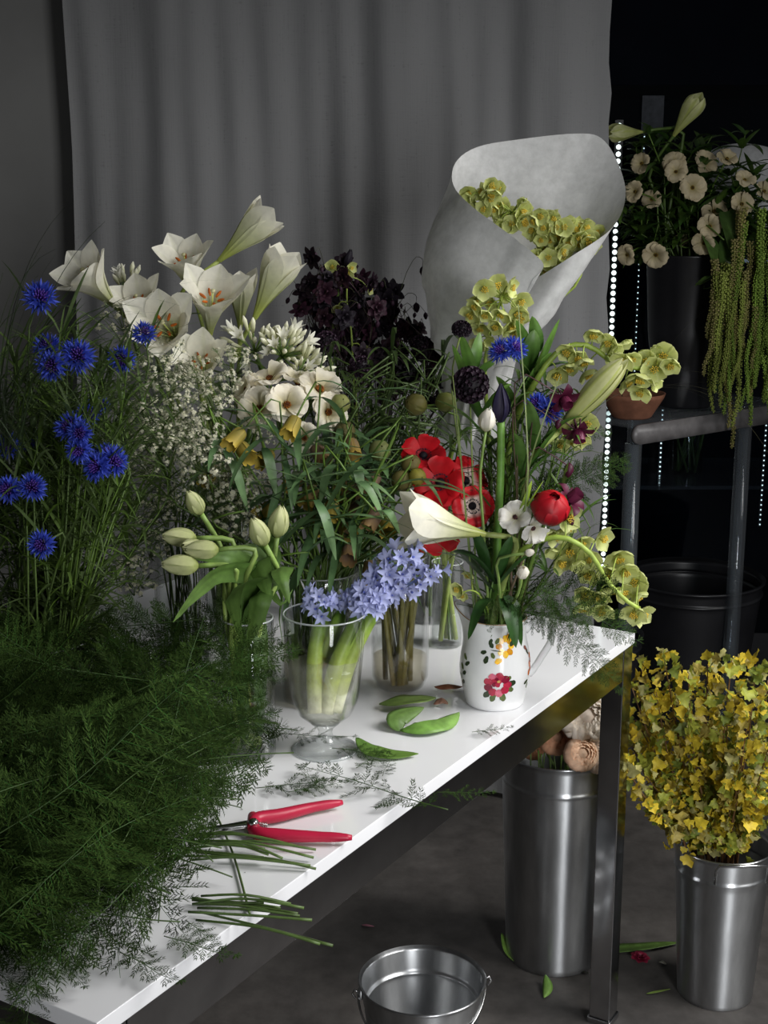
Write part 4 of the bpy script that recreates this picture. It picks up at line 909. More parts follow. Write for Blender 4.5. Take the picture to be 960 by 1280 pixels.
# ------------------------------------------------------------------ hellebores
HELC = lambda t, s: mix(mix(hx('a9b352'), hx('d2d890'), t * 1.3), hx('e0e4b0'), abs(s) ** 4 * .5)
def _hel(open_):
    def f(mb):
        for k in range(5): petal(mb, 2 * PI * k / 5, [(0, 0), (.0068 * open_, .0012), (.0125 * open_, .0050), (.0155 * open_, .0100)], [.0006, .0066, .0084, .0008], 7, 5, .22, HELC, .12)
    return f
HEL = [msh('floret', M_PET, _hel(o), True) for o in (1.1, .88, .6)]
def _hst(mb):
    for k in range(14): a = k * 2.4; r = .0044 * math.sqrt(k / 14) + .0006; tube(mb, [(r * .5 * math.cos(a), r * .5 * math.sin(a), .001), (r * math.cos(a), r * math.sin(a), .0075)], .0003, .0003, 3, hx('d2c860')); ellip(mb, (r * math.cos(a), r * math.sin(a), .0085), .0011, .0011, .0015, hx('dcc04a'), 5, 4)
M_hst = msh('stamens', M_PET, _hst)
def floret(t, c, e, d, sc, kind=None):
    k = RND.choice((0, 0, 1, 1, 2)) if kind is None else kind
    s = inst('floret', HEL[k], t, frame(e, d, U(0, 6), sc))
    if k < 2: stuff(inst('stamens', M_hst, s, Matrix.Identity(4), False))
    mb = MB(); q = V(t.location); tube(mb, curve([c, c.lerp(e, .6) + V((0, 0, .006)), e], 6), .0012, .0009, 5, hx('8fa048')); o = bpy.data.objects.new('pedicel', mb.mesh('pedicel', M_STEM)); COL.objects.link(o); o.parent = t; o.location = -q
def hell(lab, c, r, rz, path, Y, fl, w=.0042, sc=1.0, group=None, dn=.35, tw=.75, kinds=None):
    """path: pixels of the stem from below the first floret to its tip; fl: pixels of the florets"""
    P = [at(x, y, Y + (dy or 0)) for x, y, dy in path]; base = in_vase(c, r, rz) if c is not None else P[0]; t = thing('green_hellebore', lab, 'hellebore', base, group); ctl = ([base, rim_pt(c, r, rz, P[0], .5)] if c is not None else []) + P; pts = curve(ctl, 22); mb = MB(); tube(mb, pts, w, w * .55, 8, hx('6f8a34'), hx('9db04c')); mb.build('stem', M_STEM, t)
    seg = curve(P, 24)
    for x, y in fl:
        e = at(x, y, Y + U(-.035, .02)); c_ = min(seg, key=lambda q: (q - e).length - .6 * max(0, q.z - e.z)); v = (e - c_); d = V((v.x * 9 + U(-.55, .55), -tw + U(-.15, .5), v.z * 4 - dn + U(-.45, .35))); floret(t, c_, e - d.normalized() * .008, d, sc * U(.92, 1.18))
    return t, pts
JT = V((JG.x, JG.y)); JR, JZ = .042, .134
hell('upright green hellebore spray in the jug, in front of the paper cone', JT, JR, JZ, [(612, 560, .02), (606, 470, .02), (612, 420, .02), (628, 370, .01)], 2.02, [(606, 362), (622, 357), (642, 360), (595, 378), (612, 380), (632, 372), (652, 378), (588, 395), (606, 396), (626, 395), (648, 393), (600, 412), (619, 410), (640, 410), (652, 400), (596, 432), (612, 428), (630, 432), (592, 385), (642, 420)], .004)
t, pts = hell('arching green hellebore spray reaching right over the acrylic table', JT, JR, JZ, [(636, 560, .02), (668, 480, .0), (700, 438, .0), (735, 432, .0), (770, 455, .0), (812, 462, 0), (832, 470, 0)], 1.98, [(708, 441), (722, 448), (711, 462), (697, 470), (730, 455), (742, 420), (735, 470), (760, 430), (772, 438), (782, 432), (790, 450), (803, 445), (808, 452), (820, 440), (826, 450), (838, 458), (800, 475), (818, 462), (822, 482), (800, 492), (830, 445), (778, 452), (786, 480), (766, 447)], .0055, 1.15)
hell('low green hellebore spray bending right past the jug handle', JT, JR, JZ, [(625, 735, .0), (640, 700, -.02), (668, 678, -.04), (705, 672, -.05), (738, 692, -.05), (758, 725, -.05), (782, 750, -.05), (798, 760, -.05)], 1.93, [(684, 668), (698, 672), (710, 662), (690, 692), (702, 705), (722, 708), (712, 690), (728, 680), (755, 674), (774, 698), (735, 720), (762, 718), (782, 716), (795, 728), (766, 740), (780, 742), (748, 748), (798, 748), (732, 745), (792, 768), (806, 770), (728, 762), (752, 765), (712, 648), (738, 700)], .0052, 1.22)
hell('small green hellebore cluster below the lily bud, half hidden by burgundy columbines', JT, JR, JZ, [(650, 600, .05), (690, 560, .05), (715, 535, .05)], 1.98, [(700, 558), (716, 556), (728, 552), (735, 530), (690, 548)], .003)
hell('tiny green hellebore bud spray hanging left of the jug rim', JT, JR, JZ, [(600, 745, -.02), (588, 738, -.03), (576, 742, -.03)], 1.90, [(577, 747), (584, 722), (570, 738)], .0016, .75)

# ------------------------------------------------------------------ paper cone with more hellebores
YK = 2.33
rim = [(664, 352, -.02, 12), (715, 320, -.05, 40), (765, 285, -.03, 70), (782, 246, .03, 95), (773, 205, .09, 120), (752, 173, .13, 145), (720, 167, .145, 163), (650, 174, .155, 190), (596, 184, .14, 215), (569, 204, .10, 243), (567, 232, .03, 268), (590, 258, -.05, 300), (630, 288, -.10, 328), (664, 314, -.125, 350), (679, 332, -.125, 362), (664, 349, -.12, 376)]
t = thing('paper_cone', 'large cone of pale grey wrapping paper open at the top round green hellebores', 'wrapping paper', (CON.x, CON.y, TZ + .2)); rimc = curve([(x, y, dy, float(a)) for x, y, dy, a in rim], 76); rows = []
prev = None
for (x, y, dy, a) in rimc:
    top = at(x, y, YK + dy); th = math.radians(a); w = at(602 + 47 * math.sin(th), 432 + 14 * math.cos(th), YK - .010) + V((0, -.048 * math.cos(th), 0)); lo = at(584 + 36 * math.sin(th), 545, YK + .02) + V((0, -.040 * math.cos(th), 0)); row = []
    out_ = V((math.sin(th), -math.cos(th), 0)) ; lap = .006 if a > 340 else 0
    for j in range(25):
        v = j / 24
        if v < .72:
            q = v / .72; p = top.lerp(w, q); bl = math.sin(PI * q); left = max(0, -math.sin(th)); p = p + out_ * bl ** 1.5 * (.008 + .034 * left) + out_ * lap
            cr = .020 * abs(noise.noise(V((a * .028, v * 5, 2)))) * q + .008 * max(0, q - .45) * math.sin(a * .16 + q * 5); p = p + out_ * cr * (1.5 * q + .3)
        else:
            q = (v - .72) / .28; p = w.lerp(lo, q) + out_ * .006 * math.sin(a * .3) * q + out_ * lap
        row.append(p)
    rows.append(row)
mb = MB(); grid(mb, rows, (.7,) * 3); mb.build('paper_sheet', M_PAPER, t)
inp = [(590, 236), (606, 232), (622, 255), (660, 262), (700, 268), (738, 278), (742, 305), (720, 325), (690, 335), (678, 312), (640, 288), (605, 258)]
for i in range(6):
    tip = [(604, 240), (640, 262), (680, 280), (708, 290), (730, 292), (690, 318)][i]; fl = [(tip[0] + U(-24, 20), tip[1] + U(-10, 22)) for _ in range(17)]
    hell('yellow-green hellebore stem wrapped inside the paper cone', CON, .03, .21, [(600, 440, .03), (tip[0] - 15, tip[1] + 70, .02), (tip[0], tip[1] + 4, .0)], YK + .01, fl, .0035, 1.0, 'hellebores inside the paper cone', .1, .75)
hell('green hellebore flowers rising among the dark columbines', CLM, .05, .24, [(440, 430, .0), (434, 380, .0), (434, 345, .0)], 2.34, [(434, 343), (441, 336), (415, 334), (466, 362), (422, 388), (455, 440)], .002, .72)

# ------------------------------------------------------------------ other flowers in the jug
p = at(606, 668, 1.86); d = D(-.92, .24, .22); t, pts = stem_thing('white_lily', 'white trumpet lily in the jug pointing left across the red anemones', 'lily', JT, JR, JZ, p, d, .005, .0042, hx('5f8034'), None, 16, 8, col1=hx('a9b668')); lily_parts(t, frame(p, d, .35, 1.12), 'side')
p = at(698, 540, 1.92); d = D(.66, .80, .15); t, pts = stem_thing('lily_bud', 'large greenish-white lily bud slanting up right from the jug', 'lily', JT, JR, JZ, p, d, .0042, .004, hx('5f8034'), None, 16, 8, col1=hx('a9b668')); lily_parts(t, frame(p, d, .3, 1.18), 'gbud')
p = at(626, 528, 1.92); d = D(-.02, 1, .05); t, pts = stem_thing('dark_bud', 'blue-black pointed bud on a thick upright green stalk in the jug', 'bud', JT, JR, JZ, p, d, .0068, .0056, hx('4d7a2c'), None, 16, 10, col1=hx('6f9a44'))
M_ib = pm('petal', M_DARK, [(.003, 0), (.0105, .012), (.0110, .026), (.006, .042), (.001, .056)], [.004, .010, .011, .007, .0005], .45, lambda t_, s: mix(hx('201a2c'), hx('2f2a48'), abs(s)), 9, 6, twist=.5)
for k in range(5): inst('petal', M_ib, t, frame(p, d, k * 1.257, 1.0))
t = scab(588, 481, 1.90, D(-.05, .15, 1), 1.35, JT, JR, JZ, 'large black scabious beside the dark pointed bud'); scab(577, 412, 1.94, D(.1, .75, .5), .75, JT, JR, JZ, 'small black scabious above the large one, against the paper cone')
for px, py, Y, d, sc, lab in ((627, 440, 1.95, D(-.4, .4, .8), .95, 'blue cornflower under the upright hellebore, left of a pair'), (641, 437, 1.95, D(.5, .5, .7), 1.0, 'blue cornflower under the upright hellebore, right of a pair'), (672, 508, 1.93, D(-.4, .5, .6), .95, 'blue cornflower beside the burgundy columbines, left of a pair'), (686, 513, 1.92, D(.3, .1, .9), 1.0, 'blue cornflower touching the burgundy columbine')):
    p = at(px, py, Y); t, pts = stem_thing('cornflower', lab, 'cornflower', JT, JR, JZ, p - d * .014, d, .0014, .0011, G_MID, None, 14, 5); M = frame(p, d, 0, sc); inst('calyx', M_cal, t, M); stuff(inst('centre', M_cfc, t, M))
    for k in range(20):
        th = (1.35, .95)[k % 2] + U(-.2, .15); ph = 2 * PI * k / 20; v = V((math.sin(th) * math.cos(ph), math.sin(th) * math.sin(ph), math.cos(th))); inst('floret', M_cfl, t, M @ frame(V((0, 0, .002)), v, U(0, 6), U(.9, 1.15)))
# burgundy columbines
BU1, BU2 = hx('420f28'), hx('621c3a')
def _col(mb):
    for k in range(5): petal(mb, 2 * PI * k / 5, [(0, 0), (.008, .004), (.016, .006), (.022, .002)], [.0006, .006, .0062, .0004], 6, 3, .25, lambda t, s: mix(BU2, BU1, t))
    for k in range(5): petal(mb, 2 * PI * (k + .5) / 5, [(0, 0), (.006, .004), (.0068, .011), (.0072, .017)], [.0006, .0045, .0052, .0035], 5, 3, .4, lambda t, s: mix(BU2, hx('702a48'), t))
M_col = msh('bloom', M_RED, _col, True)
def _spur(mb):
    for k in range(5): a = 2 * PI * (k + .5) / 5; tube(mb, [(.003 * math.cos(a), .003 * math.sin(a), .003), (.006 * math.cos(a), .006 * math.sin(a), -.008), (.003 * math.cos(a), .003 * math.sin(a), -.015)], .0014, .0006, 5, BU1)
M_spur = msh('spurs', M_RED, _spur)
for px, py, d, sc, bloom, lab in ((707, 502, D(.2, -.35, .6), 1.15, 1, 'burgundy columbine left of the lily bud, petals closed like a bell'), (723, 543, D(.1, -.75, .5), 1.25, 1, 'burgundy columbine hanging open in front of the lily bud base'), (697, 533, D(-.2, -.9, .2), .8, 0, 'burgundy columbine bud left of the open hanging one'), (711, 587, D(-.1, -.9, .2), 1.2, 0, 'burgundy columbine bud alone above the red ranunculus'), (716, 622, D(.5, .5, .3), 1.35, 1, 'burgundy columbine right behind the red ranunculus'), (714, 652, D(.2, -.8, .4), .9, 0, 'burgundy bud low behind the green hellebore at the red ranunculus')):
    p = at(px, py, 1.90); t, pts = stem_thing('burgundy_columbine', lab, 'columbine', JT, JR, JZ, p - V(d) * .004, V((.4, 0, -.2)) if d.z < 0 else d, .0012, .0009, hx('4d5a2c'), None, 14, 5, col1=hx('4a2434')); M = frame(p - d * .010, d, .3, sc)
    if bloom: b = inst('bloom', M_col, t, M); stuff(inst('spurs', M_spur, b, Matrix.Identity(4), False))
    else: inst('bud', msh('bud', M_RED, _bud(BU1, BU2, .006, .018)), t, M)
# red ranunculus
p = at(688, 635, 1.84); d = D(.15, .75, .5); t, pts = stem_thing('red_ranunculus', 'round bright red ranunculus like a ball at the right of the jug flowers', 'ranunculus', JT, JR, JZ, p - d * .018, d, .003, .0026, G_MID, None, 14, 8)
def sph(R_, w): return pm('petal', M_RED, [(R_ * math.sin(a) + .0002, -R_ * math.cos(a)) for a in (.15, .8, 1.5, 2.2, 2.85)], [R_ * w * x for x in (.12, .65, .95, .8, .12)], .42, lambda t_, s: mix(hx('7c0c18'), hx('b4101f'), t_), 10, 6)
for L, (R_, w, n) in enumerate(((.0255, .95, 5), (.0240, .95, 5), (.022, .9, 4), (.019, .9, 4))):
    me = sph(R_, w)
    for k in range(n): inst('petal', me, t, frame(p, d + V((0, 0, .0)), 2 * PI * k / n + L * .6, 1.0))
mb = MB(); ellip(mb, (0, 0, 0), .0185, .0185, .0185, hx('94101c'), 12, 8); inst('heart', mb.mesh('heart', M_RED), t, frame(p, d))
# white flowers
WH = [pm('petal', M_PET, [(.002, 0), (.009, .004 * q), (.018, .008 * q), (.026, .006 * q)], [.002, .008, .0125, .006], .2, lambda t, s: mix(hx('d9d3b0'), hx('f4f1ea'), t * 2), 8, 5, .16) for q in (.6, 1.5, 2.2)]
M_dkc = msh('centre', M_DARK, _rc(hx('3a2028'), hx('8a5a4a'), 14, .0035))
for px, py, d, sc, lab in ((646, 648, D(-.5, .5, .6), .95, 'white ruffled flower with reddish heart left of the red ranunculus'), (664, 658, D(.5, -.4, .7), .95, 'white ruffled flower drooping right below the red ranunculus')):
    p = at(px, py, 1.86); t, pts = stem_thing('white_flower', lab, 'flower', JT, JR, JZ, p, d, .002, .0016, hx('6a5a4a'), None, 12, 6); butterfly(t, p, d, sc, 8, WH, M_dkc)
M_wb = pm('petal', M_PET, [(.001, 0), (.0085, .006), (.0110, .016), (.009, .026), (.003, .034)], [.002, .009, .0115, .0085, .001], .4, lambda t, s: mix(hx('c8cc9a'), hx('efeade'), t * 2.5), 9, 6, .05)
for px, py, d, sc, c, lab in ((607, 540, D(.1, 1, .1), 1.0, JT, 'white tulip bud left of the dark pointed bud'), (652, 722, D(.05, .75, .6), .72, JT, 'round cream bud low at the front of the jug bouquet'), (656, 692, D(.5, .2, .3), .45, JT, 'small white bud above the round cream bud')):
    p = at(px, py, 1.90 if py < 600 else 1.83); t, pts = stem_thing('white_bud', lab, 'bud', c, JR, JZ, p, d, .0024, .002, hx('7f9a50'), None, 12, 6)
    for k in range(6): inst('petal', M_wb, t, frame(p, d, k * PI / 3, sc * (1 if k % 2 else .95)))
# leafy stems: pointed leaves of the jug
def leafy(lab, path, Y, leaves, c=JT, r=JR, rz=JZ, W=.009, cols=(hx('3d6628'), hx('6d9442')), group=None, w=.0022):
    P = [at(x, y, Y) for x, y in path]; base = in_vase(c, r, rz); t = thing('leafy_sprig', lab, 'foliage', base, group); mb = MB(); tube(mb, curve([base, rim_pt(c, r, rz, P[0], .5)] + P, 16), w, w * .5, 6, hx('567534')); mb.build('stem', M_STEM, t)
    for (x0, y0, x1, y1, b) in leaves:
        a, e = at(x0, y0, Y), at(x1, y1, Y - .015 + U(-.02, .02)); mb = MB(); blade(mb, curve([a, a.lerp(e, .5) + V((0, -.012, b)), e], 10), W * U(.85, 1.15), cols[0], cols[1], .2, nv=4); mb.build('leaf', M_LEAF, t)
leafy('green stem with long pointed leaves rising behind the lily bud', [(640, 580), (655, 500), (672, 440)], 2.02, [(655, 500, 700, 398, .0), (660, 470, 668, 412, .01), (650, 510, 690, 440, .01), (665, 470, 735, 470, .02), (655, 505, 720, 500, .02), (650, 520, 700, 545, .02), (665, 450, 645, 400, 0), (648, 530, 620, 470, .01), (672, 440, 665, 395, 0), (655, 480, 700, 455, .01)], W=.011)
leafy('green stem with pointed leaves between black scabious and the paper cone', [(612, 580), (600, 520), (590, 460)], 1.98, [(600, 520, 565, 430, 0), (596, 490, 575, 415, 0), (594, 480, 618, 455, .01), (602, 520, 640, 480, .01), (604, 530, 560, 470, .01), (606, 540, 570, 545, .01), (604, 540, 650, 520, .01), (590, 470, 600, 415, 0), (610, 560, 650, 545, .01), (606, 545, 545, 500, .01)], W=.009)
leafy('green foliage stem in the right half of the bouquet', [(640, 640), (665, 580), (690, 530)], 1.93, [(650, 610, 700, 560, .01), (655, 600, 640, 540, .01), (665, 580, 720, 575, .015), (670, 570, 660, 500, .01), (640, 640, 690, 620, .02), (660, 590, 705, 530, .01), (680, 550, 730, 520, .01)], W=.010)
leafy('dark green leaf blades drooping over the jug rim', [(612, 750), (618, 720)], 1.885, [(618, 730, 570, 690, .015), (616, 740, 545, 690, .02), (612, 748, 585, 800, .02), (628, 748, 645, 810, .015), (632, 745, 652, 808, .02), (610, 720, 590, 660, .01), (620, 730, 640, 670, .01), (625, 730, 670, 690, .01)], W=.010, cols=(hx('23401c'), hx('355a26')))
leafy('dark broad leaf left of the jug bouquet under the lily', [(600, 745), (590, 700)], 1.90, [(598, 715, 566, 690, .012)], W=.017, cols=(hx('1f3a1a'), hx('2c4f22')))
leafy('feathery yellowish green sprig in the middle of the bouquet', [(640, 680), (660, 640)], 1.88, [(645, 660, 690, 610, .005), (648, 655, 690, 625, .005), (640, 665, 680, 600, .005), (644, 662, 665, 600, .003), (642, 668, 690, 640, .004)], W=.0045, cols=(hx('6a8a2c'), hx('8fa83c')))
for k in range(36):
    p = at(U(606, 720), U(470, 640), U(1.92, 2.03)); t, pts = stem_thing('filler_greenery', 'thin green filler stem with narrow leaves, %s of the jug bouquet' % zone(*proj(p), 606, 720, 4, 470, 640, 5), 'stem', JT, JR, JZ, p, V((U(-.6, .6), U(-.3, .2), 1)), .0013, .0007, G_MID, 'thin filler stems in the jug', 12, 5)
    mb = MB(); grass_leaves(mb, pts, 12, .04, .10, .0028, 4, None, .8, (G_DARK, G_MID, hx('557a34'))); stuff(mb.build('leaves', M_LEAF, t))
for k, (x0, y0, x1, y1, x2, y2, lab) in enumerate(((594, 780, 575, 560, 566, 470, 'long bare grass blade crossing the anemones upward'), (620, 770, 560, 690, 490, 650, 'long bare grass blade crossing the white lily'), (648, 640, 668, 560, 700, 470, 'thin dark stem curving up to the burgundy columbine'), (640, 700, 660, 600, 648, 380, 'thin upright grass blade through the bouquet'))):
    mb = MB(); blade(mb, curve([at(x0, y0, 1.9), at(x1, y1, 1.84), at(x2, y2, 1.84)], 14), .0016, hx('6a8048'), hx('8d9a62'), .2, wf=lambda t_: 1 - .6 * t_); o = mb.build('grass_blade', M_LEAF); tag(o, lab, 'grass')

# ------------------------------------------------------------------ asparagus fern
def frond(seed, L, W, droop=.0, taper=.5, dens=24, nl=.013, skip=.2, jit=.35, sd_=.25):
    r = random.Random(seed); pts = arc((0, 0, 0), (0, .15 * droop, 1), L, 0, 16)
    pts = [V((math.sin(i * .5 + seed) * .006 * i / 15, -droop * L * (i / 15) ** 2, p.z)) for i, p in enumerate(pts)]; st = MB(); tube(st, pts, .0009, .0003, 4, hx('3c5222'), hx('33501f')); lf = MB(); g1, g2 = hx('1b2a10'), hx('405626')
    def needle(p, d, n_, l, w):
        u = d.cross(n_); u = u.normalized() * w if u.length > 1e-6 else V((w, 0, 0)); c = mix(g1, g2, r.random()); lf.add([p - u, p + u, p + d * l], [(0, 1, 2)], c)
    for i in range(dens):
        t = .12 + .86 * i / dens
        for sd in (-1, 1):
            if r.random() < skip: continue
            p = V(smp([tuple(q) for q in pts], t)); bl = W * (math.sin(PI * min(1, (t + .08) * .92)) ** .8) * (1.1 - taper * t) * r.uniform(.75, 1.1)
            d = V((sd * 1.0, r.uniform(-.6, .4), .35 + .55 * t + r.uniform(-.25, .3))).normalized(); e = p + d * bl + V((0, -sd_ * bl, 0)); u = d.cross(V((0, 1, 0))).normalized() * .00035
            lf.add([p - u, p + u, e], [(0, 1, 2)], hx('35602a')); m = max(3, int(bl / .0042))
            for k in range(m):
                f = (k + .7) / m; q = p.lerp(e, f); l = nl * (1.05 - f * .75) * r.uniform(.7, 1.2)
                for s2 in (-1, 1):
                    d2 = (d * .7 + d.cross(V((0, 1, 0))) * s2 * .8 + V((r.uniform(-jit, jit), r.uniform(-jit, jit), r.uniform(-jit, jit)))).normalized(); needle(q, d2, V((0, 1, 0)), l, .00065)
                    for z in (.35, .6, .85):
                        needle(q + d2 * l * z, (d2 * .6 + d * .7 + V((r.uniform(-.4, .4), r.uniform(-.4, .4), r.uniform(-.3, .3)))).normalized(), V((0, 1, 0)), .0052, .0006)
    return st.mesh('stem', M_STEM), lf.mesh('needles', M_FERN)
FRN = [frond(1, .34, .075, .35), frond(2, .30, .085, -.3), frond(3, .26, .07, .5), frond(4, .34, .08, .25), frond(5, .22, .06, .4), frond(6, .14, .036, -.05, .6, 15, .008, .2, .3, -.05), frond(7, .24, .052, -.04, .5, 16, .009, .25, .3, -.05)]
def fern(p, d, nrm, sc, var, lab, group=None):
    t = thing('asparagus_fern', lab, 'fern', p, group); M = frame2(p, d, nrm, sc); s = inst('stem', FRN[var][0], t, M); stuff(inst('needles', FRN[var][1], s, Matrix.Identity(4), False)); return t
HG = 'heap of asparagus fern fronds'
CLEAR = ([(-60, 1250), (40, 1212), (150, 1198), (225, 1150), (240, 1100), (278, 1000), (348, 955), (356, 800), (960, 700), (960, 1400), (-60, 1400)],)
def hlab(p):
    return 'feathery asparagus fern frond, %s of the big heap at the table front' % zone(*proj(p), -40, 320, 5, 780, 1220, 5)
k = 0; tries = 0
while k < 215 and tries < 6000:
    tries += 1; top = k >= 115
    if not top:
        px, py = polyfill([(-120, 860), (60, 800), (250, 800), (330, 850), (310, 950), (260, 1040), (230, 1130), (120, 1210), (-60, 1220), (-160, 1100)]); p = on(px, py, TZ + .02 + .10 * U(0, 1) * (1 - abs(px - 80) / 500))
    else:
        px, py = polyfill([(-80, 770), (60, 765), (270, 775), (300, 900), (250, 1000), (150, 1080), (-60, 1050)]); p = on(px, py, TZ + U(.08, .19))
    a = U(0, 2 * PI); d = V((math.cos(a) - .2, math.sin(a), U(-.05, .4))).normalized(); v = k % 5; sc = U(.75, 1.05); L = (.34, .30, .26, .34, .22)[v] * sc
    q = p - d * L * .4; q.z = max(q.z, TZ + .012); ok = proj(q + d * L)[1] > 750 and proj(q)[1] > 750 and (q - N0).dot(UY) > .0 and (q + d * L - N0).dot(UY) > -.02
    for f in (0, .3, .55, .8, 1.0):
        e = q + d * L * f; x, y = proj(e)
        for sx, sy in ((0, 0), (28, 0), (0, 28)):
            if f > .2 and any(inside(x + sx, y + sy, c) for c in CLEAR): ok = False
    if not ok: continue
    fern(q, d, V((U(-.6, .6), U(-1.2, -.1), 1)), sc, v, hlab(q + d * L * .5), HG); k += 1
for px, py, dx, up, tw, sc, v in ((60, 800, .1, .8, .3, .8, 2), (120, 780, .5, .6, .5, .8, 0), (20, 790, -.3, .8, .4, .8, 1), (190, 820, .7, .3, .5, .85, 3), (240, 830, .8, .0, .4, .8, 0), (250, 790, .3, .6, .4, .7, 4), (150, 840, .2, .7, .6, .8, 1), (90, 850, -.4, .6, .6, .9, 3), (270, 900, .6, .1, .4, .6, 4), (240, 870, .6, .25, .3, .7, 2), (20, 860, -.2, .7, .5, .9, 0), (200, 780, -.1, .8, .4, .65, 4), (300, 850, .6, .3, .4, .6, 4), (60, 900, .3, .6, .8, .9, 2)):
    p = at(px, py, 1.58); d = D(dx, up, tw); L = (.34, .30, .26, .34, .22)[v] * sc
    while L > .03 and (proj(p + d * L)[0] > 335 or proj(p + d * L)[1] < 755): L *= .9; sc *= .9
    fern(p, d, V((0, -1, .4)), sc, v, hlab(p + d * .12), HG)
for i_, (px, py, dx, dy, sc, v) in enumerate(((90, 1190, .2, -.5, .5, 4), (40, 1200, .1, -.6, .55, 4), (150, 1190, .5, -.4, .5, 5), (205, 1170, .6, -.3, .5, 5), (10, 1190, -.3, -.5, .6, 4), (232, 1150, .4, -.5, .4, 5))):
    p = on(px, py, TZ + .015); fern(p, V((dx, dy, -.02)), V((0, 0, 1)), sc * (1.3 if v == 5 else 1.0), v if i_ % 2 else 5, 'small fern tip lying flat on the white tabletop, %s of the heap edge' % zone(px, py, 0, 240, 5, 1140, 1210, 2), HG)
for px, py, Y, d, sc, v, lab in ((662, 742, 1.95, D(.65, -.55, .4), .58, 0, 'blue-green fern frond hanging over the jug handle onto the table'), (640, 745, 1.95, D(.75, .15, .4), .62, 1, 'blue-green fern frond spreading right above the jug handle'), (636, 748, 1.86, D(.45, -.05, .7), .45, 2, 'fern frond fluffed over the right of the jug rim'), (650, 735, 1.88, D(.85, -.25, .3), .55, 3, 'fern frond reaching right below the hellebores'),
                              (640, 640, 1.95, D(.75, .45, .1), .55, 0, 'pale fern frond behind the red ranunculus'), (650, 620, 1.97, D(.85, .2, .0), .55, 1, 'pale fern frond right of the red ranunculus against the curtain'), (660, 560, 2.0, D(.75, .25, .0), .5, 2, 'wispy fern frond under the lily bud against the curtain'), (618, 745, 1.85, D(-.1, -.3, .7), .25, 4, 'short fern sprig over the front of the jug rim'), (628, 750, 1.85, D(.25, .2, .8), .35, 4, 'fern sprig standing up from the jug front')):
    fern(at(px, py, Y), d, V((0, -1, .5)), sc, v, lab)
TS = [(415, 935, .55, -.15, .6, 5, 'dark fern tip in front of the goblet stem'), (560, 1012, -.70, .45, .95, 6, 'long thin fern sprig lying across the tabletop in front of the goblet'), (400, 985, -.4, .85, .55, 5, 'dark fern tip lying at the goblet foot'), (445, 960, .35, .5, .5, 5, 'small fern sprig right of the goblet foot'), (478, 970, .1, .55, .5, 5, 'small fern sprig above the fallen long leaf'), (320, 985, .75, .15, .75, 5, 'flat fern sprig lying above the secateurs'), (360, 990, .8, .3, .6, 5, 'flat fern tip between goblet foot and secateurs'),
      (590, 915, .6, .15, .45, 5, 'small curled fern sprig on the table edge by the jug'), (545, 990, .6, -.05, .55, 5, 'fern sprig hanging over the table edge above the floor'), (335, 915, .9, -.22, .55, 6, 'thin fern frond reaching right across the goblet front')]
for px, py, dx, dy, sc, v, lab in TS:
    p = on(px, py, TZ + (.008 if v in (5, 6) and py > 910 else .05)); d = V((dx, dy, 0)); fern(p, d, V((0, 0, 1)), sc, v, lab)
# cut stem ends
for i, (x0, y0, x1, y1) in enumerate(((240, 1060, 395, 1062), (235, 1052, 392, 1072), (230, 1070, 388, 1082), (240, 1075, 395, 1086), (245, 1044, 372, 1058), (230, 1062, 330, 1072), (240, 1130, 380, 1135), (235, 1140, 390, 1150), (240, 1125, 372, 1142), (250, 1140, 416, 1182), (245, 1150, 400, 1180), (240, 1122, 330, 1128), (262, 1000, 312, 1142), *[(U(225, 250), 1045 + 5 * q, U(330, 392), 1058 + 5 * q + U(-6, 6)) for q in range(6)], *[(U(235, 255), 1120 + 5 * q, U(320, 380), 1130 + 5 * q) for q in range(4)])):
    a, b_ = on(x0, y0, TZ + .006 + .002 * (i % 4)), on(x1, y1, TZ + .004 + .002 * (i % 3))
    mb = MB(); tube(mb, curve([a, a.lerp(b_, .5) + rv(.006) + V((0, 0, .004)), b_], 9), .0013, .0016, 6, hx('3a4e26'), hx('566c36')); o = mb.build('fern_cutting', M_STEM); tag(o, 'cut green fern stem end poking out from the heap beside the secateurs' if i < 6 or 12 < i < 19 else ('long fern stem lying bent across the cut ends' if i == 12 else 'cut green fern stem end overhanging the table edge below the secateurs'), 'stem', None if i == 12 else ('cut stems by the secateurs' if i < 6 or 12 < i < 19 else 'cut stems over the table edge'))

# ------------------------------------------------------------------ secateurs
a0 = on(322, 1030, TZ + .010); e1 = on(428, 1003, TZ + .010); e2 = on(440, 1047, TZ + .010); t = thing('secateurs', 'red-handled secateurs lying open on the white table', 'secateurs', V((a0.x, a0.y, TZ)))
def handle(pts, name):
    pts = [V(p) for p in pts]; c = curve(pts, 18); mb = MB(); tube(mb, c, .006, .006, 12, (.5,) * 3, rad=lambda t_: .0062 + .0022 * math.sin(PI * min(1, t_ * 1.3)) - (.003 * max(0, t_ - .85) / .15)); o = mb.build(name, M_REDH, t); return o
h1 = handle([on(316, 1036, TZ + .011), on(320, 1024, TZ + .012), on(350, 1019, TZ + .010), on(392, 1009, TZ + .010), e1], 'upper_handle')
h2 = handle([on(316, 1020, TZ + .008), on(320, 1040, TZ + .009), on(350, 1044, TZ + .010), on(400, 1046, TZ + .010), e2], 'lower_handle')
mb = MB(); lathe(mb, [(.0055, 0), (.0062, .001), (.0062, .004), (.004, .006)], 6, (.5,) * 3, on(317, 1030, TZ + .016)); mb.build('pivot_bolt', M_STEEL, t)
bd = (on(240, 1042, TZ + .01) - on(316, 1030, TZ + .01)).normalized(); b0 = on(314, 1030, TZ + .010); sd = bd.cross(V((0, 0, 1)))
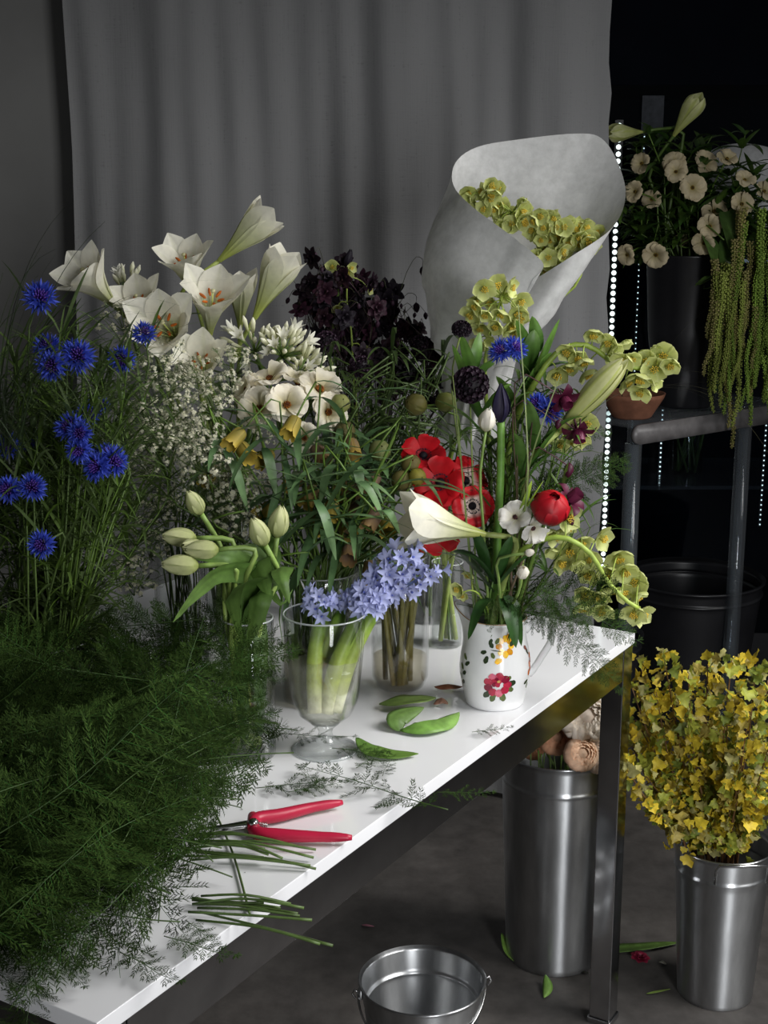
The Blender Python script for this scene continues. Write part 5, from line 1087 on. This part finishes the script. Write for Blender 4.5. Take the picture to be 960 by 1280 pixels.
for k, (w, cv) in enumerate(((.010, .006), (.006, -.010))):
    mb = MB(); blade(mb, [b0 + bd * (.065 * q / 9) + sd * cv * (q / 9) ** 2 * 1.2 + V((0, 0, .002 - .003 * k)) for q in range(10)], w * .7, (.5,) * 3, None, .05, side=sd, wf=lambda t_: 1 - .85 * t_); o = mb.build('blade' if k == 0 else 'counter_blade', M_STEEL, t); m_ = o.modifiers.new('s', 'SOLIDIFY'); m_.thickness = .0025
mb = MB(); pts = [on(318, 1030, TZ + .010).lerp(on(334, 1032, TZ + .010), q / 30) + V((0, math.cos(q * 1.6) * .004, math.sin(q * 1.6) * .004)) for q in range(31)]; tube(mb, pts, .0007, .0007, 5, (.5,) * 3); mb.build('spring', M_STEEL, t)

# ------------------------------------------------------------------ leaves and petals fallen on the table
def fallen(name, lab, cat, pts, W, c0, c1, fold=.25, nv=6, wave=.05, mat=None, group=None):
    mb = MB(); blade(mb, curve([V(p) for p in pts], 14), W, c0, c1, fold, wf=lambda t_: max(.02, math.sin(PI * min(1, .05 + .93 * t_))) ** 1.15, nv=nv, wave=wave); o = mb.build(name, mat or M_LEAF); tag(o, lab, cat, group); s = o.modifiers.new('s', 'SOLIDIFY'); s.thickness = .0006; return o
T1 = TZ + .004
fallen('fallen_leaf', 'striped pale green leaf standing on edge between vase and jug', 'leaf', [on(474, 880, T1 + .004), on(510, 876, TZ + .014), on(545, 872, T1 + .01)], .021, hx('86a552'), hx('9db868'), .12)
fallen('fallen_leaf', 'curled bright green leaf with a dark hollow, nearest the jug', 'leaf', [on(500, 912, T1 + .002), on(525, 902, TZ + .016), on(552, 898, TZ + .012), on(574, 890, T1 + .004)], .025, hx('66903c'), hx('86ac58'), -.45, wave=.08)
fallen('fallen_leaf', 'folded leaf tip leaning left against the curled leaf', 'leaf', [on(500, 914, T1), on(498, 896, TZ + .018), on(530, 884, TZ + .02)], .016, hx('70964a'), hx('86a95a'), -.2)
fallen('fallen_leaf', 'long green leaf lying flat right of the goblet foot', 'leaf', [on(446, 922, T1 + .008), on(462, 938, T1 + .003), on(490, 944, T1), on(523, 942, T1 + .002)], .015, hx('6c9444'), hx('7ca048'), .15)
fallen('fallen_petal', 'dry brown petal lying behind the fallen leaves', 'petal', [on(543, 858, T1 + .003), on(560, 855, TZ + .012), on(578, 858, T1 + .004)], .010, hx('7a4a34'), hx('8d5c44'), -.5)
fallen('fallen_petal', 'small curled brown petal at the tip of the striped leaf', 'petal', [on(542, 880, T1 + .003), on(552, 872, TZ + .014), on(560, 880, T1 + .004)], .009, hx('8a6250'), hx('a07c68'), -.6)
for i in range(26):
    p = on(U(150, 520), U(980, 1240), TZ + .0008)
    if (p - N0).dot(UY) < .02 or (p - N0).dot(UX) < .02: continue
    mb = MB(); blade(mb, arc(p, V((U(-1, 1), U(-1, 1), .05)), U(.002, .006), 0, 4), .0006, hx('3a4a2a'), hx('4a4a34')); tag(mb.build('plant_crumb', M_LEAF), 'tiny dark plant crumb on the white tabletop', 'debris', 'plant crumbs on the tabletop')

# ------------------------------------------------------------------ peach blooms in the tall bucket
PE = hx('d9bb9f')
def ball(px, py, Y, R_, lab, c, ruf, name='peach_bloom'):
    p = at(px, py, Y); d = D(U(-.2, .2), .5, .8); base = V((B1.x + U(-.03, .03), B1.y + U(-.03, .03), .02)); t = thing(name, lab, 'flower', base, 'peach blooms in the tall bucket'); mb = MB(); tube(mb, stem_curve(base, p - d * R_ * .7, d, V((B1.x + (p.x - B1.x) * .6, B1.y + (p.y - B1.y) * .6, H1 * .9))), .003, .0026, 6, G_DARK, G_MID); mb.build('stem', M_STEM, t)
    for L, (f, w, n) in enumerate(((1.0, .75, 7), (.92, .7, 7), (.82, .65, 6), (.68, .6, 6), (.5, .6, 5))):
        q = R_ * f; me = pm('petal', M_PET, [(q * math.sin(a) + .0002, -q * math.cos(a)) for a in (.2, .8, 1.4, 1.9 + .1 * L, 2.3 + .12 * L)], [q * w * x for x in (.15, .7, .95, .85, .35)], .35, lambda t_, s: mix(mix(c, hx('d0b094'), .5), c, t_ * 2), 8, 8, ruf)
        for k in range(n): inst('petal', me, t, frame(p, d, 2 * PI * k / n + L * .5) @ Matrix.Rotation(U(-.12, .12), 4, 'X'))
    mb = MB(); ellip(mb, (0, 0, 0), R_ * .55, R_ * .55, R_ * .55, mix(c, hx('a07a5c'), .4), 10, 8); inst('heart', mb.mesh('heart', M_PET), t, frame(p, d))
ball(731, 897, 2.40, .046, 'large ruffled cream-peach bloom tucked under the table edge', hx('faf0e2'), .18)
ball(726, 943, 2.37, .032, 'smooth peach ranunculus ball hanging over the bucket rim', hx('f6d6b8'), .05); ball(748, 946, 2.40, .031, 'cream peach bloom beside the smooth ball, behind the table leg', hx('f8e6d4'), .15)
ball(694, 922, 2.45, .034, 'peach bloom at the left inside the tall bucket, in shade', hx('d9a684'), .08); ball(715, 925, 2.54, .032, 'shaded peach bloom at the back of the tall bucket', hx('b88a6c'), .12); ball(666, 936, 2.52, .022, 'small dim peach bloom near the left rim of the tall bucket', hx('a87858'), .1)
for k in range(9):
    p = at(U(648, 715), U(912, 955), 2.47); base = V((B1.x + U(-.05, .05), B1.y + U(-.05, .05), .02)); t = thing('green_stalk', 'thin green stalk sticking up in the tall bucket of peach blooms', 'stem', base, 'stalks in the tall bucket'); mb = MB(); tube(mb, [base, base.lerp(p, .6), p], .0022, .0016, 5, G_DARK, G_MID); mb.build('stem', M_STEM, t)

# ------------------------------------------------------------------ yellow leafed branches
def yleaf(mb, c0, c1, S=1.0, cup=.15):
    out_ = [(0, 0), (.006, .0035), (.0125, .003), (.0155, .0085), (.012, .0135), (.0125, .019), (.007, .020), (.0035, .024), (0, .0285)]
    pts = [(x, y) for x, y in out_] + [(-x, y) for x, y in out_[-2:0:-1]]; n = len(pts); C_ = V((0, .012, -.0008))
    vs = [V((x * S, y * S, cup * abs(x) * (1 + .5 * math.sin(x * 700)) - 9 * cup * y * y)) for x, y in pts] + [V((0, .012, -9 * cup * .000144 - .0006))]; mb.add(vs, [(i, (i + 1) % n, n) for i in range(n)], [mix(c0, c1, abs(x) / .015) for x, y in pts] + [mix(c0, c1, .8)])
YL = [msh('leaf', M_YEL, lambda mb, a=a, b=b, c=c: yleaf(mb, hx(a), hx(b), 1.0, c)) for a, b, c in (('b8a22c', 'd6c03a', .3), ('8a9236', 'a8ac44', .45), ('ccae2a', 'e2c842', .25), ('8c7c36', 'a8984a', .6), ('5c6c28', '7c8838', .4), ('a4a058', 'c0ba7c', .45))]
GY = 'yellow leafed branches in the right bucket'; nb = 0
tips = [(800, 830), (830, 822), (860, 840), (885, 832), (915, 825), (945, 832), (960, 850), (790, 860), (820, 865), (850, 875), (880, 870), (910, 875), (940, 880), (975, 890), (795, 900), (770, 940), (785, 925), (830, 920), (865, 930), (895, 925), (930, 930), (965, 950), (800, 960), (830, 980), (870, 985), (910, 980), (945, 1000), (815, 1010), (850, 1030), (890, 1030), (930, 1040), (960, 1010), (905, 1055), (840, 1050)]
tier_ = lambda y: min(4, max(0, int((y - 815) / 50)))
def blab(px, py):
    row = sorted(x for x, y in tips if tier_(y) == tier_(py)); n = row.index(px)
    return 'yellow leafed branch, its tip %s from the left in the %s tier of leaves' % (('first', 'second', 'third', 'fourth', 'fifth', 'sixth', 'seventh', 'eighth', 'ninth', 'tenth')[min(n, 9)], ('top', 'second', 'middle', 'fourth', 'lowest')[tier_(py)])
for i, (px, py) in enumerate(tips):
    tip = at(px, py, B2.y + U(-.11, .12) * (1 if py < 980 else .5) - (.03 if py > 950 else 0)); base = V((B2.x + U(-.03, .03), B2.y + U(-.03, .03), .03)); t = thing('yellow_branch', blab(px, py), 'branch', base, GY)
    rp = V((B2.x + (tip.x - B2.x) * .35, B2.y + (tip.y - B2.y) * .35, H2 + .01)); pts = curve([base, rp, rp.lerp(tip, .5) + rv(.012), tip], 18); mb = MB(); tube(mb, pts, .0024, .0010, 6, hx('4a3420'), hx('6a4c2a')); mb.build('stem', M_STEM, t); L = (tip - rp).length; n = int(28 + L * 205)
    for k in range(n):
        f = .32 + .70 * (k // 3 * 3 + U(0, 1.5)) / n; q = V(smp([tuple(x) for x in pts], min(1, f))); a = k * 2.1 + i; sd = V((math.cos(a), math.sin(a), U(-.2, .7))).normalized(); off = q + sd * U(.004, .035) * (1.1 - .5 * f)
        w = RND.choices(range(6), (5, 4, 4, 3, 3, 3))[0]; nrm = V((U(-1, 1), U(-1, .35), U(-.25, 1.1)))
        z = nrm.normalized(); y = (sd + V((0, 0, U(-.5, .3)))); y = (y - z * y.dot(z)).normalized(); x = y.cross(z); M = Matrix.Translation(off) @ Matrix((x, y, z)).transposed().to_4x4() @ Matrix.Scale(RND.choice((U(.3, .6), U(.5, .8), U(.6, 1.05))), 4)
        inst('leaf', YL[w], t, M)

# ------------------------------------------------------------------ litter on the floor
def flo(lab, name, cat, pts, W, c0, c1, fold=.3): return fallen(name, lab, cat, pts, W, c0, c1, fold, 4, .05)
flo('long green leaf lying against the foot of the tall peach bucket', 'fallen_leaf', 'leaf', [on(627, 1166, .035), on(635, 1190, .012), on(650, 1206, .004)], .008, hx('5a7a34'), hx('7a9a48'))
flo('folded green leaf scrap on the floor in front of the tall bucket', 'fallen_leaf', 'leaf', [on(682, 1218, .022), on(685, 1232, .014), on(680, 1247, .004)], .010, hx('6f9a44'), hx('8ab058'), -.5)
flo('broad pale green leaf blade on the floor behind the chrome leg', 'fallen_leaf', 'leaf', [on(735, 1188, .004), on(785, 1186, .006), on(850, 1178, .008)], .016, hx('5d7e3a'), hx('6f9044'), .2)
flo('small green leaf scrap by the base of the chrome leg', 'fallen_leaf', 'leaf', [on(732, 1185, .006), on(742, 1189, .012), on(752, 1194, .004)], .006, hx('7d9a44'), hx('8fae50'), -.4)
flo('thin green stem scrap in front of the yellow bucket', 'fallen_twig', 'twig', [on(808, 1242, .003), on(820, 1240, .005), on(838, 1236, .004)], .003, hx('6f8a3c'), hx('8aa050'))
flo('white petal scrap on the floor left of the yellow bucket', 'fallen_petal', 'petal', [on(824, 1202, .003), on(828, 1203, .006), on(833, 1205, .003)], .005, hx('c8c4b4'), hx('d8d4c4'))
flo('pink petal scrap on the bare floor above the low pail', 'fallen_petal', 'petal', [on(452, 1156, .003), on(459, 1157, .006), on(468, 1158, .003)], .004, hx('8a5060'), hx('a87080'))
flo('dark scrap on the floor right of the tall bucket', 'fallen_leaf', 'leaf', [on(722, 1214, .003), on(730, 1215, .004), on(736, 1216, .003)], .003, hx('1c1c18'), hx('2a2a22'))
p = on(800, 1198, .006); M_rb = msh('fallen_bloom', M_RED, dbl(hx('6a1428'), hx('a02a48'), [(7, .020, .003, .008), (6, .014, .008, .006), (5, .008, .010, .004)]), True); single('fallen_bloom', M_rb, frame(p, V((.1, -.1, 1))), 'crushed dark red flower head on the floor behind the chrome leg', 'flower')

# ------------------------------------------------------------------ flowers on the acrylic table
VS = at(853, 520, 3.62); vz = ATZ; vh = at(853, 318, 3.62).z - vz; VS = V((VS.x, VS.y, vz + .0005))
t = thing('black_vase', 'tall black cylinder vase on the clear acrylic table, holding cream flowers', 'vase', VS); mb = MB(); lathe(mb, [(.070, 0), (.078, .004), (.10, vh * .5), (.112, vh - .004), (.114, vh), (.109, vh), (.095, vh * .5), (.07, .01)], 40, (.5,) * 3, VS); mb.build('body', M_BLACK, t)
VC = V((VS.x, VS.y)); VRZ = vz + vh - TZ
def vst(name, lab, cat, head, d, r0, r1, group=None, col=G_DARK):
    base = V((VS.x + U(-.05, .05), VS.y + U(-.05, .05), vz + .03)); t = thing(name, lab, cat, base, group); rp = V((VS.x + max(-.09, min(.09, (head.x - VS.x) * .5)), VS.y + max(-.09, min(.09, (head.y - VS.y) * .5)), vz + vh + .004)); pts = stem_curve(base, head, d, rp); mb = MB(); tube(mb, pts, r0, r1, 6, col, G_MID); mb.build('stem', M_STEM, t); return t, pts
AB = [pm('petal', M_PET, [(.002, 0), (.012, .006 * q), (.024, .010 * q), (.032, .007 * q)], [.003, .011, .016, .008], .18, lambda t_, s: mix(hx('b4a870'), hx('d2c4a2'), t_ * 2), 6, 4, .14) for q in (.6, 1.3, 2.0)]
M_yc = msh('centre', M_DARK, _rc(hx('3a2a14'), hx('c0a030'), 16, .005))
for px, py, d, sc, lab in ((843, 205, D(-.3, .4, .8), 1.0, 'cream bloom at upper left of the dark bouquet, above its twin'), (845, 215, D(-.2, .1, .9), .95, 'cream bloom just below the upper left one in the dark bouquet'), (880, 205, D(.2, .5, .8), 1.1, 'cream bloom at upper right of the dark bouquet'), (865, 235, D(0, .1, 1), 1.15, 'brightest cream bloom facing forward at centre of the dark bouquet'), (892, 265, D(.1, .3, .8), 1.1, 'cream bloom at the upper end of the right-hand string of three'), (887, 283, D(-.1, .1, .9), 1.0, 'cream bloom in the middle of the right-hand string of three'), (880, 303, D(-.2, -.3, .8), 1.0, 'greenish cream bloom at the lower end of the right-hand string'), (930, 226, D(.2, .5, .7), .9, 'yellowish bloom right of the dark bouquet near the pale paper'), (926, 256, D(.3, .3, .8), 1.0, 'pinkish cream bloom above the large hanging leaf'), (954, 240, D(.4, .4, .7), .9, 'cream bloom at the right picture edge'), (820, 318, D(-.2, -.2, .9), 1.1, 'white bloom hanging low at the left of the black vase'), (850, 298, D(.1, -.6, .6), .7, 'small white bloom drooping at the vase rim'), (803, 205, D(-.6, .3, .6), .9, 'dim white bloom at the left of the dark bouquet, behind leaves'), (795, 240, D(-.6, .2, .6), .9, 'dim cream bloom lower left of the dark bouquet'), (815, 250, D(-.4, .2, .8), .85, 'dim cream bloom left of the brightest one'), (785, 318, D(-.5, -.2, .7), .9, 'dim greenish bloom hanging far left beside the LED strip'), (908, 200, D(.2, .7, .5), .9, 'shaded cream bloom at the top right of the dark bouquet')):
    p = at(px, py, VS.y - .12 + U(-.04, .08)); t, pts = vst('cream_bloom', lab, 'flower', p, d, .0026, .002); butterfly(t, p, d, sc * .95, 9, AB, M_yc)
for px, py, d, k, sc, lab in ((842, 170, D(.45, .80, .3), 'ghalf', 1.05, 'pale green lily bud standing at the top of the dark bouquet'), (803, 165, D(-.95, -.05, .3), 'ghalf', .85, 'olive lily bud pointing left in front of the LED strip')):
    p = at(px, py, VS.y - .08); t, pts = vst('lily_bud', lab, 'lily', p, d, .005, .004); lily_parts(t, frame(p, d, .2, sc), k)
for k in range(50):
    p = at(U(795, 940), U(165, 300), VS.y + U(-.1, .12)); t, pts = vst('leafy_sprig', 'dark leafy filler stem, %s of the bouquet in the black vase' % zone(*proj(p), 795, 940, 5, 165, 300, 5), 'foliage', p, V((U(-.6, .6), -.3, .8)), .0022, .0014, 'filler stems in the black vase')
    mb = MB(); grass_leaves(mb, pts, 26, .04, .10, .011, 7, None, .5, (G_DARK, hx('3a5a24'), hx('52702c'))); stuff(mb.build('leaves', M_LEAF, t))
for px, py, x1, y1, W, lab in ((905, 265, 922, 330, .034, 'large pale green leaf hanging below the pinkish bloom'), (905, 300, 912, 380, .026, 'long green leaf hanging right of the black vase'), (935, 320, 960, 360, .024, 'green leaf at the right picture edge among the tassels'), (930, 300, 945, 330, .024, 'green leaf above the tassels at right'), (895, 345, 868, 358, .010, 'small pointed leaf sticking out left below the bouquet'), (905, 350, 895, 395, .018, 'dark leaf hanging at the top of the left tassels'), (880, 290, 900, 352, .022, 'shaded leaf between vase rim and tassels')):
    a, e = at(px, py, VS.y - .15), at(x1, y1, VS.y - .17); t, pts = vst('hanging_foliage', lab, 'foliage', a, V((.3, -.3, .2)), .002, .0016); mb = MB(); blade(mb, curve([a, a.lerp(e, .5) + V((0, -.02, .01)), e], 10), W, hx('3d5a28'), hx('5e7a3a'), .2, nv=4); mb.build('leaf', M_LEAF, t)
def strand(seed, L, c0, c1, r=.0085):
    rr_ = random.Random(seed); mb = MB(); n = int(L / .0055)
    wob = lambda f: V((math.sin(f * 5 + seed) * .010 * f + math.sin(f * 13 + seed) * .004, math.cos(f * 4 + seed) * .008 * f, -L * f))
    tube(mb, [wob(i / 12) for i in range(13)], r * .45, r * .2, 5, c0)
    for k in range(n):
        f = k / n
        for q in range(4):
            a = q * 1.57 + k * .8; w = r * (1 - .55 * f) * rr_.uniform(.7, 1.1); c = mix(c0, c1, rr_.random()); P = wob(f) + V((w * math.cos(a), w * math.sin(a), rr_.uniform(-.002, .002))); s = r * .46 * (1 - .4 * f)
            vs = [P + V(v) * s for v in ((1, 0, 0), (-.5, .87, 0), (-.5, -.87, 0), (0, 0, 1), (0, 0, -1))]; mb.add(vs, [(0, 1, 3), (1, 2, 3), (2, 0, 3), (1, 0, 4), (2, 1, 4), (0, 2, 4)], c)
    return mb.mesh('tassel', M_FERN)
SA = [strand(i, L, hx(a), hx(b)) for i, (L, a, b) in enumerate(((.34, '8a8a4a', 'a89a68'), (.28, '7d8a40', '98a056'), (.40, '6f8a3a', '90a84e'), (.18, '8f9050', 'b0a470')))]
for px, py, n, w, ks, lab in ((918, 378, 20, .05, (0, 1, 1, 3), 'hanging amaranthus with brownish green tassels down to the acrylic table'), (952, 310, 20, .05, (2, 2, 0), 'hanging amaranthus with long green tassels at the right picture edge'), (905, 340, 3, .03, (3,), 'short amaranthus tassel left of the long tassels')):
    p = at(px, py - 40, VS.y - .20); t, pts = vst('hanging_amaranthus', lab, 'amaranthus', p, V((.3, -.4, -.3)), .003, .002)
    for k in range(n): inst('tassel', SA[RND.choice(ks)], t, Matrix.Translation(p + V((U(-w, w), U(-.035, .035), U(-.09, .02)))) @ Matrix.Rotation(U(-.07, .07), 4, 'Y') @ Matrix.Rotation(U(0, 6), 4, 'Z') @ Matrix.Scale(U(.75, 1.15), 4))
# pale paper behind
mb = MB(); P = []; c = at(935, 215, VS.y + .22)
for i in range(21):
    a = -1.2 + 2.4 * i / 20; P.append([c + V((.15 * math.sin(a) + .03 + .06 * v, .10 * (1 - math.cos(a)) - .05 * v, .07 - .02 * a * a * 2 - .22 * v - .03 * math.sin(a))) for v in [j / 6 for j in range(7)]])
grid(mb, P, (.6,) * 3); o = mb.build('wrapping_paper', M_PAPER); tag(o, 'pale wrapping paper behind the dark bouquet at the right edge', 'wrapping paper'); s = o.modifiers.new('s', 'SOLIDIFY'); s.thickness = .001
# terracotta pot and fine grass on the acrylic table
tp = at(790, 506, 3.42); tp = V((tp.x, tp.y, ATZ + .0005)); t = thing('terracotta_pot', 'low terracotta bowl at the left end of the acrylic table', 'pot', tp); mb = MB(); lathe(mb, [(.045, 0), (.05, .004), (.078, .05), (.082, .062), (.078, .062), (.07, .045), (.04, .012)], 32, (.5,) * 3, tp); mb.build('body', M_TERRA, t)
for k in range(16):
    a = U(-1.2, 1.3); p0 = tp + V((U(-.03, .03), U(-.03, .03), .05)); mb = MB(); blade(mb, arc(p0, V((math.sin(a), U(-.6, .3), U(.25, .7))), U(.25, .5), U(1.2, 2.2), 14), .0012, hx('5a5a44'), hx('8a8668'), .2, wf=lambda t_: 1 - .7 * t_); tag(mb.build('grass_blade', M_LEAF), 'long thin grass blade arching over the acrylic table from the terracotta bowl', 'grass', 'grass blades on the acrylic table')
# dim glass vase of stems seen through the acrylic table, inside the cooler
gv = V((1.02, YC + .32, .562)); t = thing('glass_cylinder', 'dim glass vase of green stems on the cooler shelf, seen through the acrylic', 'vase', gv); mb = MB(); lathe(mb, cyl(.06, .22) + [(.057, .22), (.055, .006)], 32, (1, 1, 1), gv); mb.build('glass_body', M_GLASS, t)
for k in range(14):
    base = gv + V((U(-.035, .035), U(-.035, .035), .01)); e = gv + V((U(-.12, .16), U(-.05, .05), U(.25, .36))); t = thing('green_stalk', 'dim green stalk in the glass vase on the cooler shelf', 'stem', base, 'stalks on the cooler shelf'); mb = MB(); tube(mb, curve([base, base.lerp(e, .5), e], 7), .004, .003, 6, G_DARK, G_MID); mb.build('stem', M_STEM, t)
